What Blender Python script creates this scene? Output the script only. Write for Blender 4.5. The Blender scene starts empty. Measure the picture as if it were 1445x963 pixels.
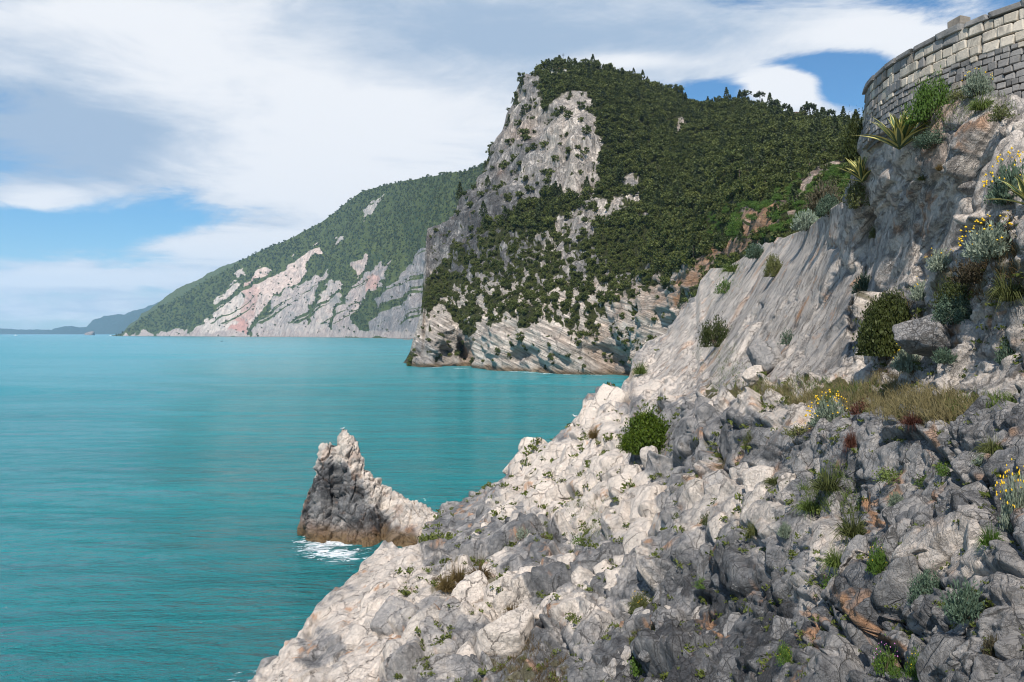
import bpy, bmesh, math, random
import numpy as np
from mathutils import Vector, Matrix, Euler

C = bpy.context.scene.collection
scene = bpy.context.scene
random.seed(7)
R = math.radians

# ------------------------------------------------------------------ camera
EYE = 20.0          # metres above the sea
F = 1124.0          # focal length in pixels of a 1445 px wide picture (28 mm lens)
HOR = 470.5
cam_d = bpy.data.cameras.new('camera')
cam = bpy.data.objects.new('camera', cam_d); C.objects.link(cam)
cam.location = (0, 0, EYE); cam.rotation_euler = (R(90), 0, 0)
cam_d.lens = 28; cam_d.sensor_width = 36
cam_d.shift_y = -(481.5 - HOR) / 1445
cam_d.clip_start = 0.5; cam_d.clip_end = 60000
scene.camera = cam

# ------------------------------------------------------------------ light
SUN_EL, SUN_AZ = R(50), R(192)      # azimuth clockwise from the view direction (+Y)
SUN_DIR = Vector((math.sin(SUN_AZ) * math.cos(SUN_EL), math.cos(SUN_AZ) * math.cos(SUN_EL), math.sin(SUN_EL)))
sl = bpy.data.lights.new('sun', 'SUN'); sl.energy = 4.0; sl.angle = R(1.2); sl.color = (1.0, 0.93, 0.84)
so = bpy.data.objects.new('sun', sl); C.objects.link(so)
so.rotation_euler = (-SUN_DIR).to_track_quat('-Z', 'Y').to_euler()
scene.view_settings.view_transform = 'Standard'
scene.view_settings.look = 'None'
scene.view_settings.exposure = 0.56
scene.view_settings.gamma = 1.0
scene.render.engine = 'CYCLES'
scene.cycles.use_denoising = True
scene.cycles.filter_width = 1.1
scene.cycles.max_bounces = 6
scene.cycles.diffuse_bounces = 3
scene.cycles.glossy_bounces = 2
scene.cycles.volume_bounces = 1
scene.cycles.transparent_max_bounces = 6


class NT:
    """Small helper to write node trees as expressions."""
    def __init__(self, tree):
        self.t = tree
    def new(self, typ, **kw):
        n = self.t.nodes.new(typ)
        for k, v in kw.items(): setattr(n, k, v)
        return n
    def put(self, sock, v):
        if hasattr(v, 'is_linked') or isinstance(v, bpy.types.NodeSocket): self.t.links.new(v, sock)
        else:
            if sock.type == 'RGBA' and len(v) == 3: v = (*v, 1)
            sock.default_value = v
    def m(self, op, a, b=None, c=None, clamp=False):
        n = self.new('ShaderNodeMath', operation=op, use_clamp=clamp)
        for i, v in enumerate((a, b, c)):
            if v is not None: self.put(n.inputs[i], v)
        return n.outputs[0]
    def vm(self, op, a, b=None):
        n = self.new('ShaderNodeVectorMath', operation=op)
        self.put(n.inputs[0], a)
        if b is not None: self.put(n.inputs[1], b)
        return n.outputs[0]
    def xyz(self, x, y, z):
        n = self.new('ShaderNodeCombineXYZ')
        for i, v in enumerate((x, y, z)): self.put(n.inputs[i], v)
        return n.outputs[0]
    def sep(self, v):
        n = self.new('ShaderNodeSeparateXYZ'); self.put(n.inputs[0], v)
        return n.outputs
    def mix(self, f, a, b, blend='MIX'):
        n = self.new('ShaderNodeMix', data_type='RGBA', blend_type=blend)
        self.put(n.inputs[0], f); self.put(n.inputs[6], a); self.put(n.inputs[7], b)
        return n.outputs[2]
    def noise(self, v, scale=1.0, detail=4, rough=0.55, dist=0.0):
        n = self.new('ShaderNodeTexNoise')
        self.put(n.inputs['Vector'], v); n.inputs['Scale'].default_value = scale
        n.inputs['Detail'].default_value = detail; n.inputs['Roughness'].default_value = rough
        n.inputs['Distortion'].default_value = dist
        return n.outputs['Fac']
    def voro(self, v, scale=1.0, feature='F1'):
        n = self.new('ShaderNodeTexVoronoi', feature=feature)
        self.put(n.inputs['Vector'], v); n.inputs['Scale'].default_value = scale
        return n.outputs['Distance']
    def step(self, x, lo, hi):
        n = self.new('ShaderNodeMapRange', interpolation_type='SMOOTHSTEP')
        self.put(n.inputs[0], x)
        n.inputs[1].default_value = lo; n.inputs[2].default_value = hi
        n.inputs[3].default_value = 0; n.inputs[4].default_value = 1
        return n.outputs[0]


# ------------------------------------------------------------------ sky
w = bpy.data.worlds.new('World'); scene.world = w; w.use_nodes = True
T = NT(w.node_tree); T.t.nodes.clear()
geo = T.new('ShaderNodeTexCoord').outputs['Generated']
d = T.vm('NORMALIZE', geo)
dx, dy, dz = T.sep(d)
nish = T.new('ShaderNodeTexSky', sky_type='NISHITA', sun_disc=False)
nish.sun_elevation = SUN_EL; nish.sun_rotation = SUN_AZ
nish.air_density = 1.0; nish.dust_density = 0.6; nish.ozone_density = 2.0
zc = T.m('ADD', T.m('MAXIMUM', dz, 0.0), 0.10)
plane = T.xyz(T.m('DIVIDE', dx, zc), T.m('DIVIDE', dy, zc), 0.0)
front = T.step(dy, 0.15, 0.4)
yy = T.m('MAXIMUM', dy, 0.15)
sa = T.m('DIVIDE', dx, yy); se = T.m('DIVIDE', dz, yy)
n1 = T.noise(plane, 0.55, 10, 0.60, 0.5)
n2 = T.noise(T.vm('ADD', plane, (7.3, 2.1, 4.0)), 1.5, 10, 0.66, 0.6)
n3 = T.noise(T.vm('MULTIPLY', d, (4.0, 4.0, 13.0)), 1.4, 10, 0.64, 0.5)
def blobs(lst):
    tot = None
    for (cx, cy, sx, sy, amp) in lst:
        u = T.m('MULTIPLY', T.m('SUBTRACT', sa, (cx - 722.5) / F), F / sx)
        v = T.m('MULTIPLY', T.m('SUBTRACT', se, (HOR - cy) / F), F / sy)
        q = T.m('ADD', T.m('MULTIPLY', u, u), T.m('MULTIPLY', v, v))
        g = T.m('MULTIPLY', T.m('POWER', 2.718, T.m('MULTIPLY', q, -1.0)), amp)
        tot = g if tot is None else T.m('ADD', tot, g)
    return T.m('MULTIPLY', tot, front)
# where the cloud banks stand and where the blue shows between them
bank = blobs([(340, 130, 330, 150, 0.34), (760, 40, 420, 120, 0.34), (120, 30, 240, 60, 0.26), (1112, 124, 50, 22, 0.75),
              (1250, 48, 110, 32, 0.45), (330, 345, 110, 20, 0.34), (50, 280, 80, 20, 0.36), (1000, 70, 150, 40, 0.20),
              (90, 393, 230, 14, 0.36), (560, 270, 260, 120, 0.32), (120, 436, 260, 20, 0.14), (1160, 160, 60, 16, 0.3),
              (70, 200, 190, 56, 0.14), (130, 325, 200, 34, -0.24), (1010, 132, 90, 22, -0.34), (1190, 118, 74, 44, -0.46), (1110, 88, 120, 12, -0.16), (1300, 30, 60, 24, -0.10)])
cv = T.m('ADD', T.m('ADD', T.m('MULTIPLY', n1, 0.6), T.m('MULTIPLY', n3, 1.0)), bank)
cover = T.step(cv, 0.74, 1.02)
bright = blobs([(320, 110, 220, 130, 0.40), (560, 220, 240, 120, 0.34), (1112, 124, 60, 26, 0.9), (1250, 48, 110, 36, 0.55), (880, 86, 90, 12, 0.40),
                (330, 345, 120, 20, 0.45), (60, 285, 100, 22, 0.35), (90, 393, 230, 12, 0.5), (110, 20, 180, 24, 0.30),
                (700, 40, 280, 50, -0.36), (70, 185, 220, 70, -0.60), (560, 110, 120, 24, -0.12)])
lit = T.step(T.m('ADD', T.m('ADD', T.m('MULTIPLY', n2, 0.9), T.m('MULTIPLY', n3, 0.7)), bright), 0.50, 1.16)
cloud = T.mix(lit, (2.7, 3.5, 4.6), (6.3, 6.4, 6.6))
blue = T.mix(1.0, nish.outputs[0], (0.42, 0.70, 0.88), 'MULTIPLY')
skyc = T.mix(cover, blue, cloud)
low = T.step(dz, 0.14, -0.02)
skyc = T.mix(T.m('MULTIPLY', low, 0.38), skyc, (5.6, 6.6, 7.3))
bg = T.new('ShaderNodeBackground'); T.put(bg.inputs[0], skyc); bg.inputs[1].default_value = 0.10
out = T.new('ShaderNodeOutputWorld'); T.t.links.new(bg.outputs[0], out.inputs[0])

# ------------------------------------------------------------------ noise on numpy arrays
U = np.uint32
def hash3(i, j, k, s):
    with np.errstate(over='ignore'):
        n = i.astype(np.int64).astype(U) * U(374761393) + j.astype(np.int64).astype(U) * U(668265263) \
            + k.astype(np.int64).astype(U) * U(2246822519) + U((s * 3266489917) & 0xffffffff)
        n = (n ^ (n >> U(15))) * U(2246822519)
        n = (n ^ (n >> U(13))) * U(3266489917)
        return n ^ (n >> U(16))
def rnd(h, s):
    with np.errstate(over='ignore'):
        n = (h ^ U((s * 2654435761) & 0xffffffff)) * U(2246822519)
        n = (n ^ (n >> U(13))) * U(3266489917)
        n = n ^ (n >> U(16))
    return (n >> U(8)).astype(np.float32) / 16777216.0
_g = np.array([(1,1,0),(-1,1,0),(1,-1,0),(-1,-1,0),(1,0,1),(-1,0,1),(1,0,-1),(-1,0,-1),(0,1,1),(0,-1,1),(0,1,-1),(0,-1,-1),(1,1,0),(-1,1,0),(0,-1,1),(0,-1,-1)], np.float32)
def perlin(p, s=0):
    i = np.floor(p); f = (p - i).astype(np.float32); i = i.astype(np.int32)
    u = f * f * f * (f * (f * 6 - 15) + 10)
    out = 0
    for a in (0, 1):
        for b in (0, 1):
            for c in (0, 1):
                g = _g[hash3(i[:, 0] + a, i[:, 1] + b, i[:, 2] + c, s) & U(15)]
                dd = g[:, 0] * (f[:, 0] - a) + g[:, 1] * (f[:, 1] - b) + g[:, 2] * (f[:, 2] - c)
                wt = (u[:, 0] if a else 1 - u[:, 0]) * (u[:, 1] if b else 1 - u[:, 1]) * (u[:, 2] if c else 1 - u[:, 2])
                out = out + dd * wt
    return out
def fbm(p, octv=4, s=0, gain=0.5, ridged=False):
    out = 0; a = 1.0; q = p.astype(np.float32)
    for o in range(octv):
        n = perlin(q, s + o * 17)
        if ridged: n = 0.5 - np.abs(n) * 1.6
        out = out + n * a; a *= gain; q = q * 2.03 + 11.7
    return out
def cells(p, s=0, box=False):
    i = np.floor(p).astype(np.int32)
    n = len(p)
    f1 = np.full(n, 9.0, np.float32); f2 = f1.copy(); idh = np.zeros(n, U); dv = np.zeros((n, 3), np.float32)
    pf = p.astype(np.float32)
    for a in (-1, 0, 1):
        for b in (-1, 0, 1):
            for c in (-1, 0, 1):
                x, y, z = i[:, 0] + a, i[:, 1] + b, i[:, 2] + c
                h = hash3(x, y, z, s)
                q = np.stack((pf[:, 0] - x - (h & U(1023)).astype(np.float32) / 1023.0,
                              pf[:, 1] - y - ((h >> U(10)) & U(1023)).astype(np.float32) / 1023.0,
                              pf[:, 2] - z - ((h >> U(20)) & U(1023)).astype(np.float32) / 1023.0), 1)
                dd = np.abs(q).max(1) ** 2 if box else (q * q).sum(1)
                closer = dd < f1
                f2 = np.where(closer, f1, np.minimum(f2, dd))
                f1 = np.where(closer, dd, f1)
                idh = np.where(closer, h, idh)
                dv[closer] = q[closer]
    return np.sqrt(f1), np.sqrt(f2), idh, dv
def blocks(p, size, s, tilt=0.5, step=0.5, crack=0.35, cw=0.12, box=False):
    """Broken rock: each cell is a block with its own height and tilt, cracks recessed between. Result in units of size."""
    F1, F2, h, dv = cells(p / size, s, box)
    t = np.stack((rnd(h, 1) - .5, rnd(h, 2) - .5, rnd(h, 3) - .5), 1) * 2
    out = (rnd(h, 4) - .5) * step + (dv * t).sum(1) * tilt
    e = np.clip((F2 - F1) / cw, 0, 1)
    out -= crack * (1 - e) ** 2
    return out * size, h
def joints(pp, n, spacing, s, w, depth, step):
    """A set of near-parallel fractures with a small offset of the rock from one bed to the next."""
    n = np.array(n, np.float32); n /= np.linalg.norm(n)
    u = pp @ n / spacing + .35 * perlin(pp / (3.0 * spacing), s) + .06 * perlin(pp / (.5 * spacing), s + 1)
    i = np.floor(u); f = u - i
    ih = hash3(i, 0 * i, 0 * i, s)
    e = np.minimum(f, 1 - f) * spacing
    near = np.where(f < .5, i, i + 1)
    gate = sstep(perlin(pp * (.45 / spacing) + (near * 7.13)[:, None], s + 2), -.12, .12)
    return -depth * gate * (1 - np.clip(e / w, 0, 1)) ** 1.4 + step * (rnd(ih, 3) - .5)
def sstep(x, lo, hi):
    t = np.clip((x - lo) / (hi - lo), 0, 1)
    return t * t * (3 - 2 * t)

def P(px, py, Y):
    return np.stack(((px - 722.5) / F * Y, Y + 0 * px, EYE - (py - HOR) / F * Y), -1)
def tps(ctrl, lam=1e-3):
    c = np.array(ctrl, float); xy = c[:, :2] / 400; v = np.log(c[:, 2]); n = len(c)
    def U_(r2): return 0.5 * r2 * np.log(r2 + 1e-12)
    K = U_(((xy[:, None] - xy[None]) ** 2).sum(-1)) + lam * np.eye(n)
    Q = np.hstack((np.ones((n, 1)), xy))
    A = np.block([[K, Q], [Q.T, np.zeros((3, 3))]])
    sol = np.linalg.solve(A, np.concatenate((v, np.zeros(3))))
    def ev(px, py):
        x, y = px / 400, py / 400; o = sol[n] + sol[n + 1] * x + sol[n + 2] * y
        for k in range(n):
            o = o + sol[k] * U_((x - xy[k, 0]) ** 2 + (y - xy[k, 1]) ** 2)
        return np.exp(o)
    return ev
def poly_sd(px, py, pts):
    """Signed distance to a polygon, positive inside."""
    pts = np.array(pts, float); n = len(pts)
    best = np.full(px.shape, 1e9); ins = np.zeros(px.shape, bool)
    for k in range(n):
        a, b = pts[k], pts[(k + 1) % n]
        ab = b - a
        t = np.clip(((px - a[0]) * ab[0] + (py - a[1]) * ab[1]) / (ab @ ab + 1e-9), 0, 1)
        best = np.minimum(best, (px - a[0] - t * ab[0]) ** 2 + (py - a[1] - t * ab[1]) ** 2)
        if a[1] != b[1]:
            cr = ((a[1] > py) != (b[1] > py)) & (px < (b[0] - a[0]) * (py - a[1]) / (b[1] - a[1]) + a[0])
            ins ^= cr
    dd = np.sqrt(best)
    return np.where(ins, dd, -dd)
def line_d(px, py, pts):
    best = np.full(px.shape, 1e9)
    for a, b in zip(pts[:-1], pts[1:]):
        a, b = np.array(a, float), np.array(b, float); ab = b - a
        t = np.clip(((px - a[0]) * ab[0] + (py - a[1]) * ab[1]) / (ab @ ab + 1e-9), 0, 1)
        best = np.minimum(best, (px - a[0] - t * ab[0]) ** 2 + (py - a[1] - t * ab[1]) ** 2)
    return np.sqrt(best)
def dent(px, py, lst):
    o = 0
    for (cx, cy, rx, ry, rot, amt, sh) in lst:
        c, s = math.cos(R(rot)), math.sin(R(rot))
        u = ((px - cx) * c + (py - cy) * s) / rx; v = (-(px - cx) * s + (py - cy) * c) / ry
        o = o + amt * np.exp(-(u * u + v * v) ** sh)
    return o

# ------------------------------------------------------------------ mesh helpers
def mesh_np(name, V, Fc, smooth=True):
    V = np.asarray(V, np.float32); Fc = np.asarray(Fc, np.int32)
    me = bpy.data.meshes.new(name)
    k = Fc.shape[1]
    me.vertices.add(len(V)); me.vertices.foreach_set('co', V.ravel())
    me.loops.add(Fc.size); me.loops.foreach_set('vertex_index', Fc.ravel())
    me.polygons.add(len(Fc))
    me.polygons.foreach_set('loop_start', np.arange(0, Fc.size, k, dtype=np.int32))
    me.polygons.foreach_set('loop_total', np.full(len(Fc), k, np.int32))
    if smooth: me.polygons.foreach_set('use_smooth', np.ones(len(Fc), bool))
    me.update(calc_edges=True)
    return me
def add_attr(me, name, rgb):
    a = me.attributes.new(name, 'FLOAT_COLOR', 'POINT')
    col = np.ones((len(me.vertices), 4), np.float32); col[:, :rgb.shape[1]] = rgb
    a.data.foreach_set('color', col.ravel())
def grid_faces(r, c):
    i = np.arange(r * c).reshape(r, c)
    return np.stack((i[:-1, :-1], i[:-1, 1:], i[1:, 1:], i[1:, :-1]), -1).reshape(-1, 4)
def grid_normals(G):
    du = np.gradient(G, axis=1); dv = np.gradient(G, axis=0)
    n = np.cross(du, dv)
    return n / (np.linalg.norm(n, axis=-1, keepdims=True) + 1e-9)
def link(name, me, mat=None, parent=None):
    o = bpy.data.objects.new(name, me); C.objects.link(o)
    if mat is not None:
        for mm in (mat if isinstance(mat, (list, tuple)) else [mat]): me.materials.append(mm)
    if parent is not None: o.parent = parent
    return o
def empty(name, loc, label, cat, group=None, rotz=0.0):
    o = bpy.data.objects.new(name, None); C.objects.link(o)
    o.location = loc; o.rotation_euler = (0, 0, rotz); o.empty_display_size = 0.3
    return tag(o, label, cat, group)
def tag(o, label=None, cat=None, group=None, kind=None):
    if label: o['label'] = label
    if cat: o['category'] = cat
    if group: o['group'] = group
    if kind: o['kind'] = kind
    return o

def blur(A, r, n):
    for _ in range(n):
        for ax in (0, 1):
            pad = [(0, 0)] * A.ndim; pad[ax] = (r + 1, r)
            c = np.cumsum(np.pad(A, pad, mode='edge'), axis=ax); m = A.shape[ax]
            A = (np.take(c, np.arange(2 * r + 1, 2 * r + 1 + m), axis=ax) - np.take(c, np.arange(m), axis=ax)) / (2 * r + 1)
    return A
class Sheet:
    """A rock or hill surface: columns and rows over the slope that faces the viewer, carried over the crest and down the far side."""
    def __init__(s, px, ys, yb, ctrl, nrow, nroll, rollL, rollZ, extra=None, dense=0.8):
        s.px = px; s.ys = np.interp(px, *zip(*ys)); s.yb = np.interp(px, *zip(*yb)); s.nrow = nrow
        nf = nrow * 2
        t = np.linspace(0, 1, nf)[:, None]
        s.PX = np.repeat(px[None], nf, 0); s.PY = s.yb + (s.ys - s.yb) * t
        Y = tps(ctrl)(s.PX, s.PY)
        if extra is not None: Y = blur(Y + extra(s.PX, s.PY, Y), 2, 2)
        # rows are spread evenly along the surface itself, so ledges and steep steps get their share
        G = P(s.PX, s.PY, Y)
        st = np.linalg.norm(np.diff(G, axis=0), axis=-1) / Y[1:] * F
        flat = np.abs(np.diff(s.PY, axis=0))
        wt = blur(np.sqrt(flat ** 2 + (dense * np.minimum(st, flat * 14)) ** 2), 4, 2)
        for _ in range(3):                        # neighbouring columns keep their rows in step
            c_ = np.cumsum(np.pad(wt, ((0, 0), (17, 16)), mode='edge'), axis=1); wt = (c_[:, 33:] - c_[:, :-33]) / 33
        cum = np.concatenate((np.zeros((1, len(px))), np.cumsum(wt, 0)))
        PY2 = np.empty((nrow, len(px))); Y2 = PY2.copy()
        for j in range(len(px)):
            u = np.interp(np.linspace(0, cum[-1, j], nrow), cum[:, j], np.arange(nf))
            PY2[:, j] = np.interp(u, np.arange(nf), s.PY[:, j]); Y2[:, j] = np.interp(u, np.arange(nf), Y[:, j])
        s.PX = np.repeat(px[None], nrow, 0); s.PY = PY2
        G = P(s.PX, s.PY, Y2)
        last = G[-1]; rows = []
        Lr = rollL(px, last); Zr = rollZ(px, last)
        for k in range(1, nroll + 1):
            u = (k / nroll) ** 1.5
            Yk = last[:, 1] + Lr * u
            Zk = last[:, 2] + (Zr - last[:, 2]) * u ** 1.25
            rows.append(np.stack((last[:, 0] * Yk / last[:, 1], Yk, Zk), -1))
        s.G = np.concatenate((G, np.array(rows)), 0)
        s.PXa = np.repeat(px[None], len(s.G), 0)
        s.PYa = np.concatenate((s.PY, np.repeat(s.PY[-1:], nroll, 0)), 0)
        s.N = blur(grid_normals(s.G), 7, 3)
        s.N /= np.linalg.norm(s.N, axis=-1, keepdims=True)
        s.sp = np.maximum(np.linalg.norm(np.gradient(s.G, axis=0), axis=-1), np.linalg.norm(np.gradient(s.G, axis=1), axis=-1))
        s.sp = np.maximum(s.sp, blur(s.sp, 4, 2) * 1.3).ravel()
    def aa(s, size, k=4.0):
        """Fades out relief that is finer than the mesh can carry."""
        return sstep(size / (k * s.sp), .55, 1.3)
    def displace(s, disp, soft=1):
        s.G = s.G + s.N * blur(disp.reshape(s.G.shape[:2]), 1, soft)[..., None]
        s.Nd = grid_normals(s.G)
    def at(s, px, py, Dn=False):
        c = np.interp(px, s.px, np.arange(len(s.px)))
        ci = np.clip(np.round(c).astype(int), 0, len(s.px) - 1)
        if np.ndim(ci) == 0: ri = int(np.abs(s.PY[:, ci] - py).argmin())
        else: ri = np.array([np.abs(s.PY[:, k] - v).argmin() for k, v in zip(ci, py)])
        if Dn: return s.G[ri, ci], s.Nd[ri, ci], s.N[ri, ci]
        return s.G[ri, ci]

# ------------------------------------------------------------------ materials
def new_mat(name):
    m = bpy.data.materials.new(name); m.use_nodes = True
    t = NT(m.node_tree); t.t.nodes.clear()
    b = t.new('ShaderNodeBsdfPrincipled'); o = t.new('ShaderNodeOutputMaterial')
    t.t.links.new(b.outputs[0], o.inputs[0])
    return m, t, b
def rock_mat(name, k=1.0, grey=None, rust=None, tide=(0.35, 1.3), bumpd=0.05, veg=None, strata=None, rustm=((0.36, 0.15, 0.06), (0.56, 0.36, 0.22)), flute=False):
    """Weathered limestone; k scales the grain (1 = close by). Colour channels of the mesh: R grey, G rust, B plants and soil."""
    m, t, b = new_mat(name)
    pos = t.new('ShaderNodeNewGeometry').outputs['Position']
    if grey is None:
        at = t.new('ShaderNodeAttribute', attribute_name='tint').outputs['Color']
        sc = t.new('ShaderNodeSeparateColor'); t.put(sc.inputs[0], at)
        gr, ru, vg = sc.outputs[0], sc.outputs[1], sc.outputs[2]
    else:
        oi = t.new('ShaderNodeObjectInfo').outputs['Random']
        gr = t.m('ADD', t.m('MULTIPLY', t.m('SUBTRACT', oi, 0.5), 0.22), grey); ru, vg = rust or 0.0, 0.0
    na = t.noise(pos, 0.55 * k, 6, 0.6, 0.6)
    nb = t.noise(t.vm('ADD', pos, (31, 7, 3)), 2.6 * k, 10, 0.68, 0.8)
    nc = t.noise(t.vm('MULTIPLY', pos, (1, 1, 0.35)), 9.0 * k, 8, 0.7, 0.4)
    g = t.m('ADD', gr, t.m('ADD', t.m('MULTIPLY', t.m('SUBTRACT', na, 0.5), 0.7), t.m('MULTIPLY', t.m('SUBTRACT', nb, 0.5), 0.75)), clamp=True)
    ra = t.new('ShaderNodeValToRGB'); t.put(ra.inputs[0], g)
    e = ra.color_ramp.elements
    e[0].position = 0.0; e[0].color = (0.66, 0.575, 0.50, 1)
    e[1].position = 1.0; e[1].color = (0.062, 0.062, 0.066, 1)
    for pz, c in ((0.25, (0.52, 0.46, 0.405, 1)), (0.5, (0.335, 0.315, 0.30, 1)), (0.75, (0.165, 0.164, 0.166, 1))):
        x = e.new(pz); x.color = c
    col = ra.outputs[0]
    if strata:
        zs = t.sep(pos)
        ks = strata[2]
        bed = t.noise(t.xyz(t.m('MULTIPLY', t.m('ADD', t.m('MULTIPLY', zs[2], 1.5), t.m('MULTIPLY', zs[0], .75)), .42 * ks), t.m('MULTIPLY', zs[0], .05 * ks), t.m('MULTIPLY', zs[1], .05 * ks)), 1.0, 7, .65, .5)
        rib = t.noise(t.vm('MULTIPLY', pos, (.36 * ks, .36 * ks, .05 * ks)), 1.0, 8, .68, .6)
        lo_ = t.step(zs[2], strata[1], strata[0])
        sx = t.m('ADD', t.m('MULTIPLY', bed, lo_), t.m('MULTIPLY', rib, t.m('SUBTRACT', 1.0, lo_)))
        col = t.mix(t.m('MULTIPLY', t.step(sx, .50, .66), .6), col, (.11, .105, .10))
        col = t.mix(t.m('MULTIPLY', t.step(sx, .42, .30), .45), col, (.60, .55, .50))
    # pale scratches and dark lichen freckles
    fre = t.step(nc, 0.56, 0.72)
    col = t.mix(t.m('MULTIPLY', fre, 0.68), col, (0.09, 0.088, 0.085))
    vein = t.step(t.noise(t.vm('ADD', pos, (3, 57, 9)), 4.0 * k, 9, 0.7, 1.4), 0.60, 0.70)
    col = t.mix(t.m('MULTIPLY', vein, 0.5), col, (0.60, 0.57, 0.53))
    rn = t.step(t.noise(t.vm('ADD', pos, (13, 5, 71)), 1.1 * k, 8, 0.65, 0.5), 0.60, 0.72)
    rr = t.m('ADD', ru, t.m('MULTIPLY', rn, 0.22), clamp=True)
    rustc = t.mix(nb, *rustm)
    col = t.mix(rr, col, rustc)
    if veg is None: veg = ((0.050, 0.055, 0.018), (0.14, 0.115, 0.055))
    col = t.mix(t.step(vg, 0.25, 0.75), col, t.mix(nb, veg[0], veg[1]))
    z = t.sep(pos)[2]
    zz = t.m('ADD', z, t.m('MULTIPLY', t.m('SUBTRACT', na, 0.5), tide[1] * 1.4))
    wet = t.m('SUBTRACT', 1.0, t.step(zz, tide[0], tide[1]))
    col = t.mix(t.m('MULTIPLY', wet, 0.85), col, t.mix(nb, (0.055, 0.036, 0.014), (0.20, 0.13, 0.055)))
    t.put(b.inputs['Base Color'], col)
    t.put(b.inputs['Roughness'], t.m('SUBTRACT', 0.92, t.m('MULTIPLY', wet, 0.45)))
    b.inputs['Specular IOR Level'].default_value = 0.25
    wob = t.xyz(t.m('MULTIPLY', nb, 0.9 / k), t.m('MULTIPLY', na, 0.9 / k), t.m('MULTIPLY', nc, 0.25 / k))
    c1 = t.voro(t.vm('ADD', t.vm('MULTIPLY', pos, (1, 1, .6)), wob), 0.62 * k, 'DISTANCE_TO_EDGE'); c2 = t.voro(t.vm('ADD', pos, wob), 4.2 * k, 'DISTANCE_TO_EDGE')
    lines = t.m('MAXIMUM', t.m('SUBTRACT', 1.0, t.step(c1, 0.0, 0.022)), t.m('MULTIPLY', t.m('SUBTRACT', 1.0, t.step(c2, 0.0, 0.04)), 0.25))
    if flute or grey is not None:
        yn = t.m('SUBTRACT', 1.0, t.step(t.sep(pos)[1], 24, 42))
        wo2 = t.xyz(t.m('MULTIPLY', nb, .22), t.m('MULTIPLY', na, .4), t.m('MULTIPLY', nb, .22))
        c3 = t.voro(t.vm('ADD', t.vm('MULTIPLY', pos, (1.5, 1, .9)), wo2), 1.5, 'DISTANCE_TO_EDGE'); c4 = t.voro(t.vm('ADD', t.vm('MULTIPLY', pos, (.8, 1, 1.7)), wo2), 4.5, 'DISTANCE_TO_EDGE')
        l3 = t.m('MAXIMUM', t.m('SUBTRACT', 1.0, t.step(c3, 0.0, 0.026)), t.m('MULTIPLY', t.m('SUBTRACT', 1.0, t.step(c4, 0.0, 0.045)), t.step(na, .48, .6)))
        lines = t.m('MAXIMUM', lines, t.m('MULTIPLY', t.m('MULTIPLY', l3, yn), t.step(g, .12, .55)))
    col = t.mix(t.m('MULTIPLY', lines, t.m('MULTIPLY', t.step(t.noise(pos, 0.9 * k, 3, .5, .3), .42, .60), .62)), col, (0.05, 0.045, 0.04))
    t.put(b.inputs['Base Color'], col)
    vo = t.voro(t.vm('ADD', pos, t.xyz(t.m('MULTIPLY', nb, 0.5 / k), t.m('MULTIPLY', na, 0.5 / k), 0)), 1.9 * k, 'DISTANCE_TO_EDGE')
    cr = t.step(vo, 0.0, 0.05)
    hgt = t.m('ADD', t.m('ADD', t.m('MULTIPLY', nb, 1.0), t.m('MULTIPLY', nc, 0.55)), t.m('SUBTRACT', t.m('MULTIPLY', cr, 0.05), t.m('MULTIPLY', lines, 0.4)))
    if flute:
        pz = t.sep(pos)
        ac = t.m('SUBTRACT', t.m('MULTIPLY', pz[0], .866), t.m('MULTIPLY', pz[2], .5)); al = t.m('ADD', t.m('MULTIPLY', pz[0], .5), t.m('MULTIPLY', pz[2], .866))
        wv = t.m('MULTIPLY', t.m('SUBTRACT', na, .5), .5)
        fl = t.noise(t.xyz(t.m('MULTIPLY', t.m('ADD', ac, wv), 5.0), t.m('MULTIPLY', al, .7), t.m('MULTIPLY', pz[1], 1.4)), 1.0, 8, .66, .4)
        fm = t.m('MULTIPLY', t.step(fl, .50, .66), t.new('ShaderNodeAttribute', attribute_name='tint').outputs['Alpha'])
        colf = t.mix(t.m('MULTIPLY', fm, .55), col, (.12, .118, .115))
        t.put(b.inputs['Base Color'], colf)
        hgt = t.m('SUBTRACT', hgt, t.m('MULTIPLY', fm, .8))
    if strata: hgt = t.m('SUBTRACT', hgt, t.m('MULTIPLY', t.step(sx, .42, .66), 1.3))
    bp = t.new('ShaderNodeBump'); bp.inputs['Strength'].default_value = 1.0; bp.inputs['Distance'].default_value = bumpd / k * 3.0
    t.put(bp.inputs['Height'], hgt); t.t.links.new(bp.outputs[0], b.inputs['Normal'])
    return m
M_ROCK = rock_mat('limestone', flute=True)
M_FAR = rock_mat('far_limestone', 0.11, tide=(0.6, 3.4), bumpd=0.05, veg=((0.028, 0.038, 0.010), (0.080, 0.084, 0.026)), strata=(34, 60, 1.0))
M_COAST = rock_mat('coast_slope', 0.05, tide=(0.5, 3.0), bumpd=0.04, veg=((0.034, 0.054, 0.010), (0.115, 0.135, 0.034)), rustm=((0.40, 0.16, 0.14), (0.62, 0.40, 0.32)), strata=(-60, -50, .16))
M_RP = rock_mat('pale_limestone', 1.0, 0.13); M_RM = rock_mat('mid_limestone', 1.0, 0.42)
M_RG = rock_mat('grey_limestone', 1.0, 0.72); M_RR = rock_mat('rusty_limestone', 1.0, 0.35, 0.75)

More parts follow.
